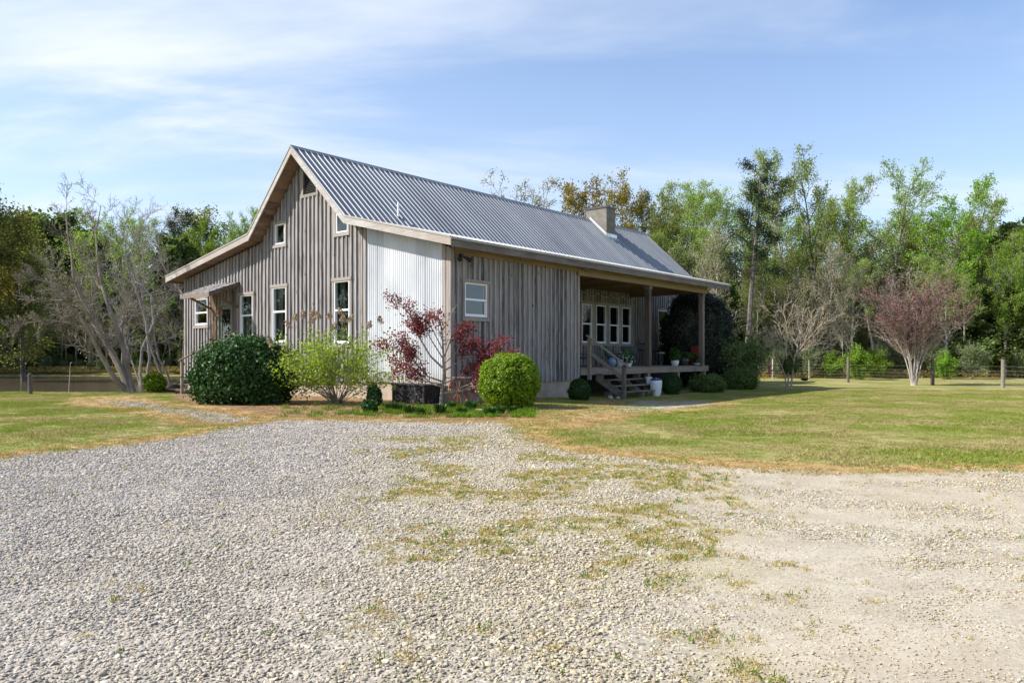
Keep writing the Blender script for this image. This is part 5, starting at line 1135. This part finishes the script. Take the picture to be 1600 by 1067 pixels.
b = MB(); r = np.random.default_rng(7); lf = []
for i in range(34):
    a = r.uniform(0, 6.28); L = r.uniform(.4, .8); pts = [np.array([math.cos(a)*L*f, math.sin(a)*L*f, .48+L*.95*f-L*1.0*f*f]) for f in np.linspace(0, 1, 9)]; b.tube(pts, .004, 3, cap=False)
    for q in pts[2:]: lf.append(q+r.normal(size=(9, 3))*[.035, .035, .02])
b.quads(np.concatenate(lf), .06, r, 2.2); b.build('fronds', M['conifer'], rt)
s_, t_ = on_porch(1090, .25); rt, zt_, rd = pot('succulent_bowl', s_, t_, FZ, [(.10, 0), (.22, .06), (.24, .12)], M['ceramic_white'], 'shallow white bowl with a small round cactus at the porch edge'); b = MB(); b.lathe([(.0, .10), (.09, .12), (.12, .2), (.08, .29), (0, .31)], sides=12); b.build('cactus', M['sage'], rt)
# cushioned chairs
def patio_chair(s_, t_, rz, label, fr='black', cu='cushion', group=None, spring=False):
    rt = empty('patio_chair', wpos(s_, t_, FZ), HROT+rz, label, 'chair', group)
    b = MB()
    for sg in (-1, 1):
        x = sg*.31
        b.tube([(x, -.28, .02), (x, -.32, .30), (x, -.26, .58), (x, .12, .60), (x, .26, .55)], .016, 6)
        b.tube([(x, -.30, .02), (x, .0, .012), (x, .34, .02)], .016, 6); b.tube([(x, .34, .02), (x, .22, .4), (x, .40, 1.02)], .016, 6)
    for z, y in ((.36, -.28), (.36, .22), (1.02, .40), (.7, .30)): b.tube([(-.31, y, z), (.31, y, z)], .014, 6)
    b.build('frame', M[fr], rt)
    if cu:
        b = MB(); cbox(b, (0, -.03, .43), (.56, .52, .11)); b.build('seat_cushion', M[cu], rt, smooth=True)
        b = MB(); cbox(b, (0, .0, .0), (.56, .11, .58)); o = b.build('back_cushion', M[cu], rt, smooth=True); o.location = (0, .27, .75); o.rotation_euler = (R(-14), 0, 0)
    else:
        b = MB()
        for k in range(9): b.box(-.28+k*.066, -.28+k*.066+.045, -.28, .22, .37, .385)
        b.build('seat', M[fr], rt)
        b = MB()
        for k in range(7):
            x = -.26+k*.087; b.hexa([(x-.03, .22, .42), (x+.03, .22, .42), (x+.03, .24, .42), (x-.03, .24, .42), (x-.03, .40, 1.0+.08*math.sin(k*.52)), (x+.03, .40, 1.0+.08*math.sin(k*.52+.3)), (x+.03, .42, 1.0+.08*math.sin(k*.52+.3)), (x-.03, .42, 1.0+.08*math.sin(k*.52))])
        b.build('backrest', M[fr], rt)
    return rt
def cbox(b, c, s3, n_=6):
    """a pillow-like rounded box"""
    vs = []; m_ = 20; k = 9
    for i in range(k):
        th = -math.pi/2+math.pi*i/(k-1)
        for j in range(m_):
            ph = 2*math.pi*j/m_; d = np.array([math.cos(th)*math.cos(ph), math.cos(th)*math.sin(ph), math.sin(th)])+1e-9; q = d/((np.abs(d)**5).sum()**.2); vs.append(q*np.array(s3)/2+c)
    b.add(vs, [(i*m_+j, i*m_+(j+1) % m_, (i+1)*m_+(j+1) % m_, (i+1)*m_+j) for i in range(k-1) for j in range(m_)])
s_, t_ = on_porch(909, 2.2); patio_chair(s_, t_, .5, 'green cushioned black metal chair partly hidden by the siding corner')
s_, t_ = on_porch(957, 3.0); patio_chair(s_, t_, .15, 'green cushioned black metal chair under the row of four windows')
s_, t_ = on_porch(982, 2.9); patio_chair(s_, t_, -.9, 'green cushioned black metal chair turned sideways behind the flower pots')
s_, t_ = on_porch(932, 2.2); ot = empty('side_table', wpos(s_, t_, FZ), HROT, 'small low table with a green cloth top between the porch chairs', 'table')
b = MB(); cbox(b, (0, 0, .45), (.5, .45, .1)); b.build('top', M['cushion'], ot, smooth=True)
for sx in (-1, 1):
    for sy in (-1, 1): b = MB(); b.beam((sx*.2, sy*.17, 0), (sx*.17, sy*.14, .42), .04, .04, up=(0, 1, 0)); b.build('leg', M['siding_brown'], ot)
s_, t_ = on_porch(1085, .75); patio_chair(s_, t_, -1.5, 'red painted metal chair behind the end porch post', 'redpaint', None)
# tall dark bistro set
s_, t_ = on_porch(1015, 2.6); bt_ = empty('bistro_table', wpos(s_, t_, FZ), HROT, 'tall black metal bar table behind the middle porch post', 'table')
b = MB(); b.lathe([(0, 1.16), (.62, 1.16), (.62, 1.19), (0, 1.19)], sides=32); b.build('top', M['black'], bt_)
b = MB(); b.tube([(0, 0, .03), (0, 0, 1.16)], .035, 10)
for k in range(4): a = k*math.pi/2+.4; b.tube([(0, 0, .12), (.22*math.cos(a), .22*math.sin(a), .06), (.36*math.cos(a), .36*math.sin(a), .01)], .016, 6)
b.build('pedestal', M['black'], bt_)
def barchair(px_, t_, rz, label, m1='black'):
    s_, _ = on_porch(px_, t_); rt = empty('bar_chair', wpos(s_, t_, FZ), HROT+rz, label, 'chair')
    for sx in (-1, 1):
        for sy in (-1, 1): b = MB(); b.tube([(sx*.24, sy*.24, 0), (sx*.18, sy*.18, .78)], .014, 6); b.build('leg', M[m1], rt)
    b = MB(); b.lathe([(0, .78), (.22, .78), (.23, .81), (.2, .84), (0, .84)], sides=20); b.build('seat', M[m1], rt)
    b = MB(); b.tube([(-.18, .18, .8), (-.2, .24, 1.2), (0, .28, 1.34), (.2, .24, 1.2), (.18, .18, .8)], .014, 6)
    for x in (-.1, 0, .1): b.tube([(x, .19, .82), (x, .26, 1.3)], .008, 5)
    b.build('backrest', M[m1], rt); return rt
barchair(1003, 2.3, 1.2, 'black metal bar chair left of the middle porch post'); barchair(1026, 3.2, -.7, 'black metal bar chair behind the bar table')
s_, t_ = on_porch(1033, 3.2); rt = empty('slatted_stool', wpos(s_, t_, FZ), HROT, 'pale round-topped slatted stool against the porch wall', 'stool')
b = MB(); b.lathe([(0, .62), (.2, .62), (.24, .66), (.24, .72), (.2, .74), (0, .74)], sides=20); b.build('seat', M['ceramic_white'], rt)
for k in range(7): b = MB(); b.box(-.21+k*.07, -.21+k*.07+.035, -.02, .02, 0, .62); b.build('slat', M['deck'], rt)
# string lights under the porch ceiling
sg_ = empty('string_lights', wpos(7.8, 4.2, 5.0), HROT, 'string of tiny clear bulbs drooping below the porch ceiling', 'string lights')
b = MB(); bb_ = MB(); bpos = []
for k in range(5):
    x = np.linspace(k*1.25+5.2, k*1.25+6.45, 13); z = .05-.22*(1-((np.arange(13)-6)/6.)**2); pts = np.stack([x, 0*x, z], 1); b.tube(pts, .006, 4, cap=False); bpos += [q for q in pts[1:-1:2]]
b.build('cable', M['black'], sg_)
for q in bpos: bb_.lathe([(0, -.07), (.022, -.055), (.026, -.03), (.012, 0), (0, 0)], q, 8)
bb_.build('bulbs', M['ceramic_white'], sg_)
# stones at the foot of the steps
def rock(px_, py_, r3, mat, label, seed, cat='rock', nm='rock'):
    q = gp(px_, py_); bm = bmesh.new(); bmesh.ops.create_icosphere(bm, subdivisions=3, radius=1); rr_ = random.Random(seed); ax = [Vector((rr_.gauss(0, 1), rr_.gauss(0, 1), rr_.gauss(0, 1))).normalized() for _ in range(9)]
    for v in bm.verts:
        for a in ax:
            d = v.co.dot(a)
            if d > .72: v.co -= a*(d-.72)*.8
        v.co = Vector((v.co.x*r3[0], v.co.y*r3[1], v.co.z*r3[2]))
    me = bpy.data.meshes.new(nm); bm.to_mesh(me); bm.free(); me.materials.append(mat); o = bpy.data.objects.new(nm, me); COL.objects.link(o); o.location = Vector(q)+Vector((0, r3[1], r3[2]*.6)); tag(o, label, cat); return o
rock(951, 620, (.20, .16, .17), M['rock_blue'], 'blue-grey rock in shade under the porch handrail', 1)
rock(954, 624, (.14, .12, .10), M['rock_tan'], 'tan rock in front of the blue-grey rock', 2)
rock(966, 624, (.10, .09, .08), M['rock_tan'], 'small pale rock at the foot of the newel post', 3)
rock(752, 643, (.22, .12, .05), M['rock_tan'], 'flat tan stone in the bed left of the round boxwood', 4)

# ------------------------------------------------------------------ to metres
for o in list(COL.objects):
    o.location = o.location*K
done = set()
for me in bpy.data.meshes:
    if me.name.startswith('pebble'): continue
    if me.name in KEEP and me.name.startswith('tuft'): continue
    n_ = len(me.vertices); a = np.empty(n_*3, np.float32); me.vertices.foreach_get('co', a); me.vertices.foreach_set('co', a*K); me.update()
bpy.context.view_layer.update()
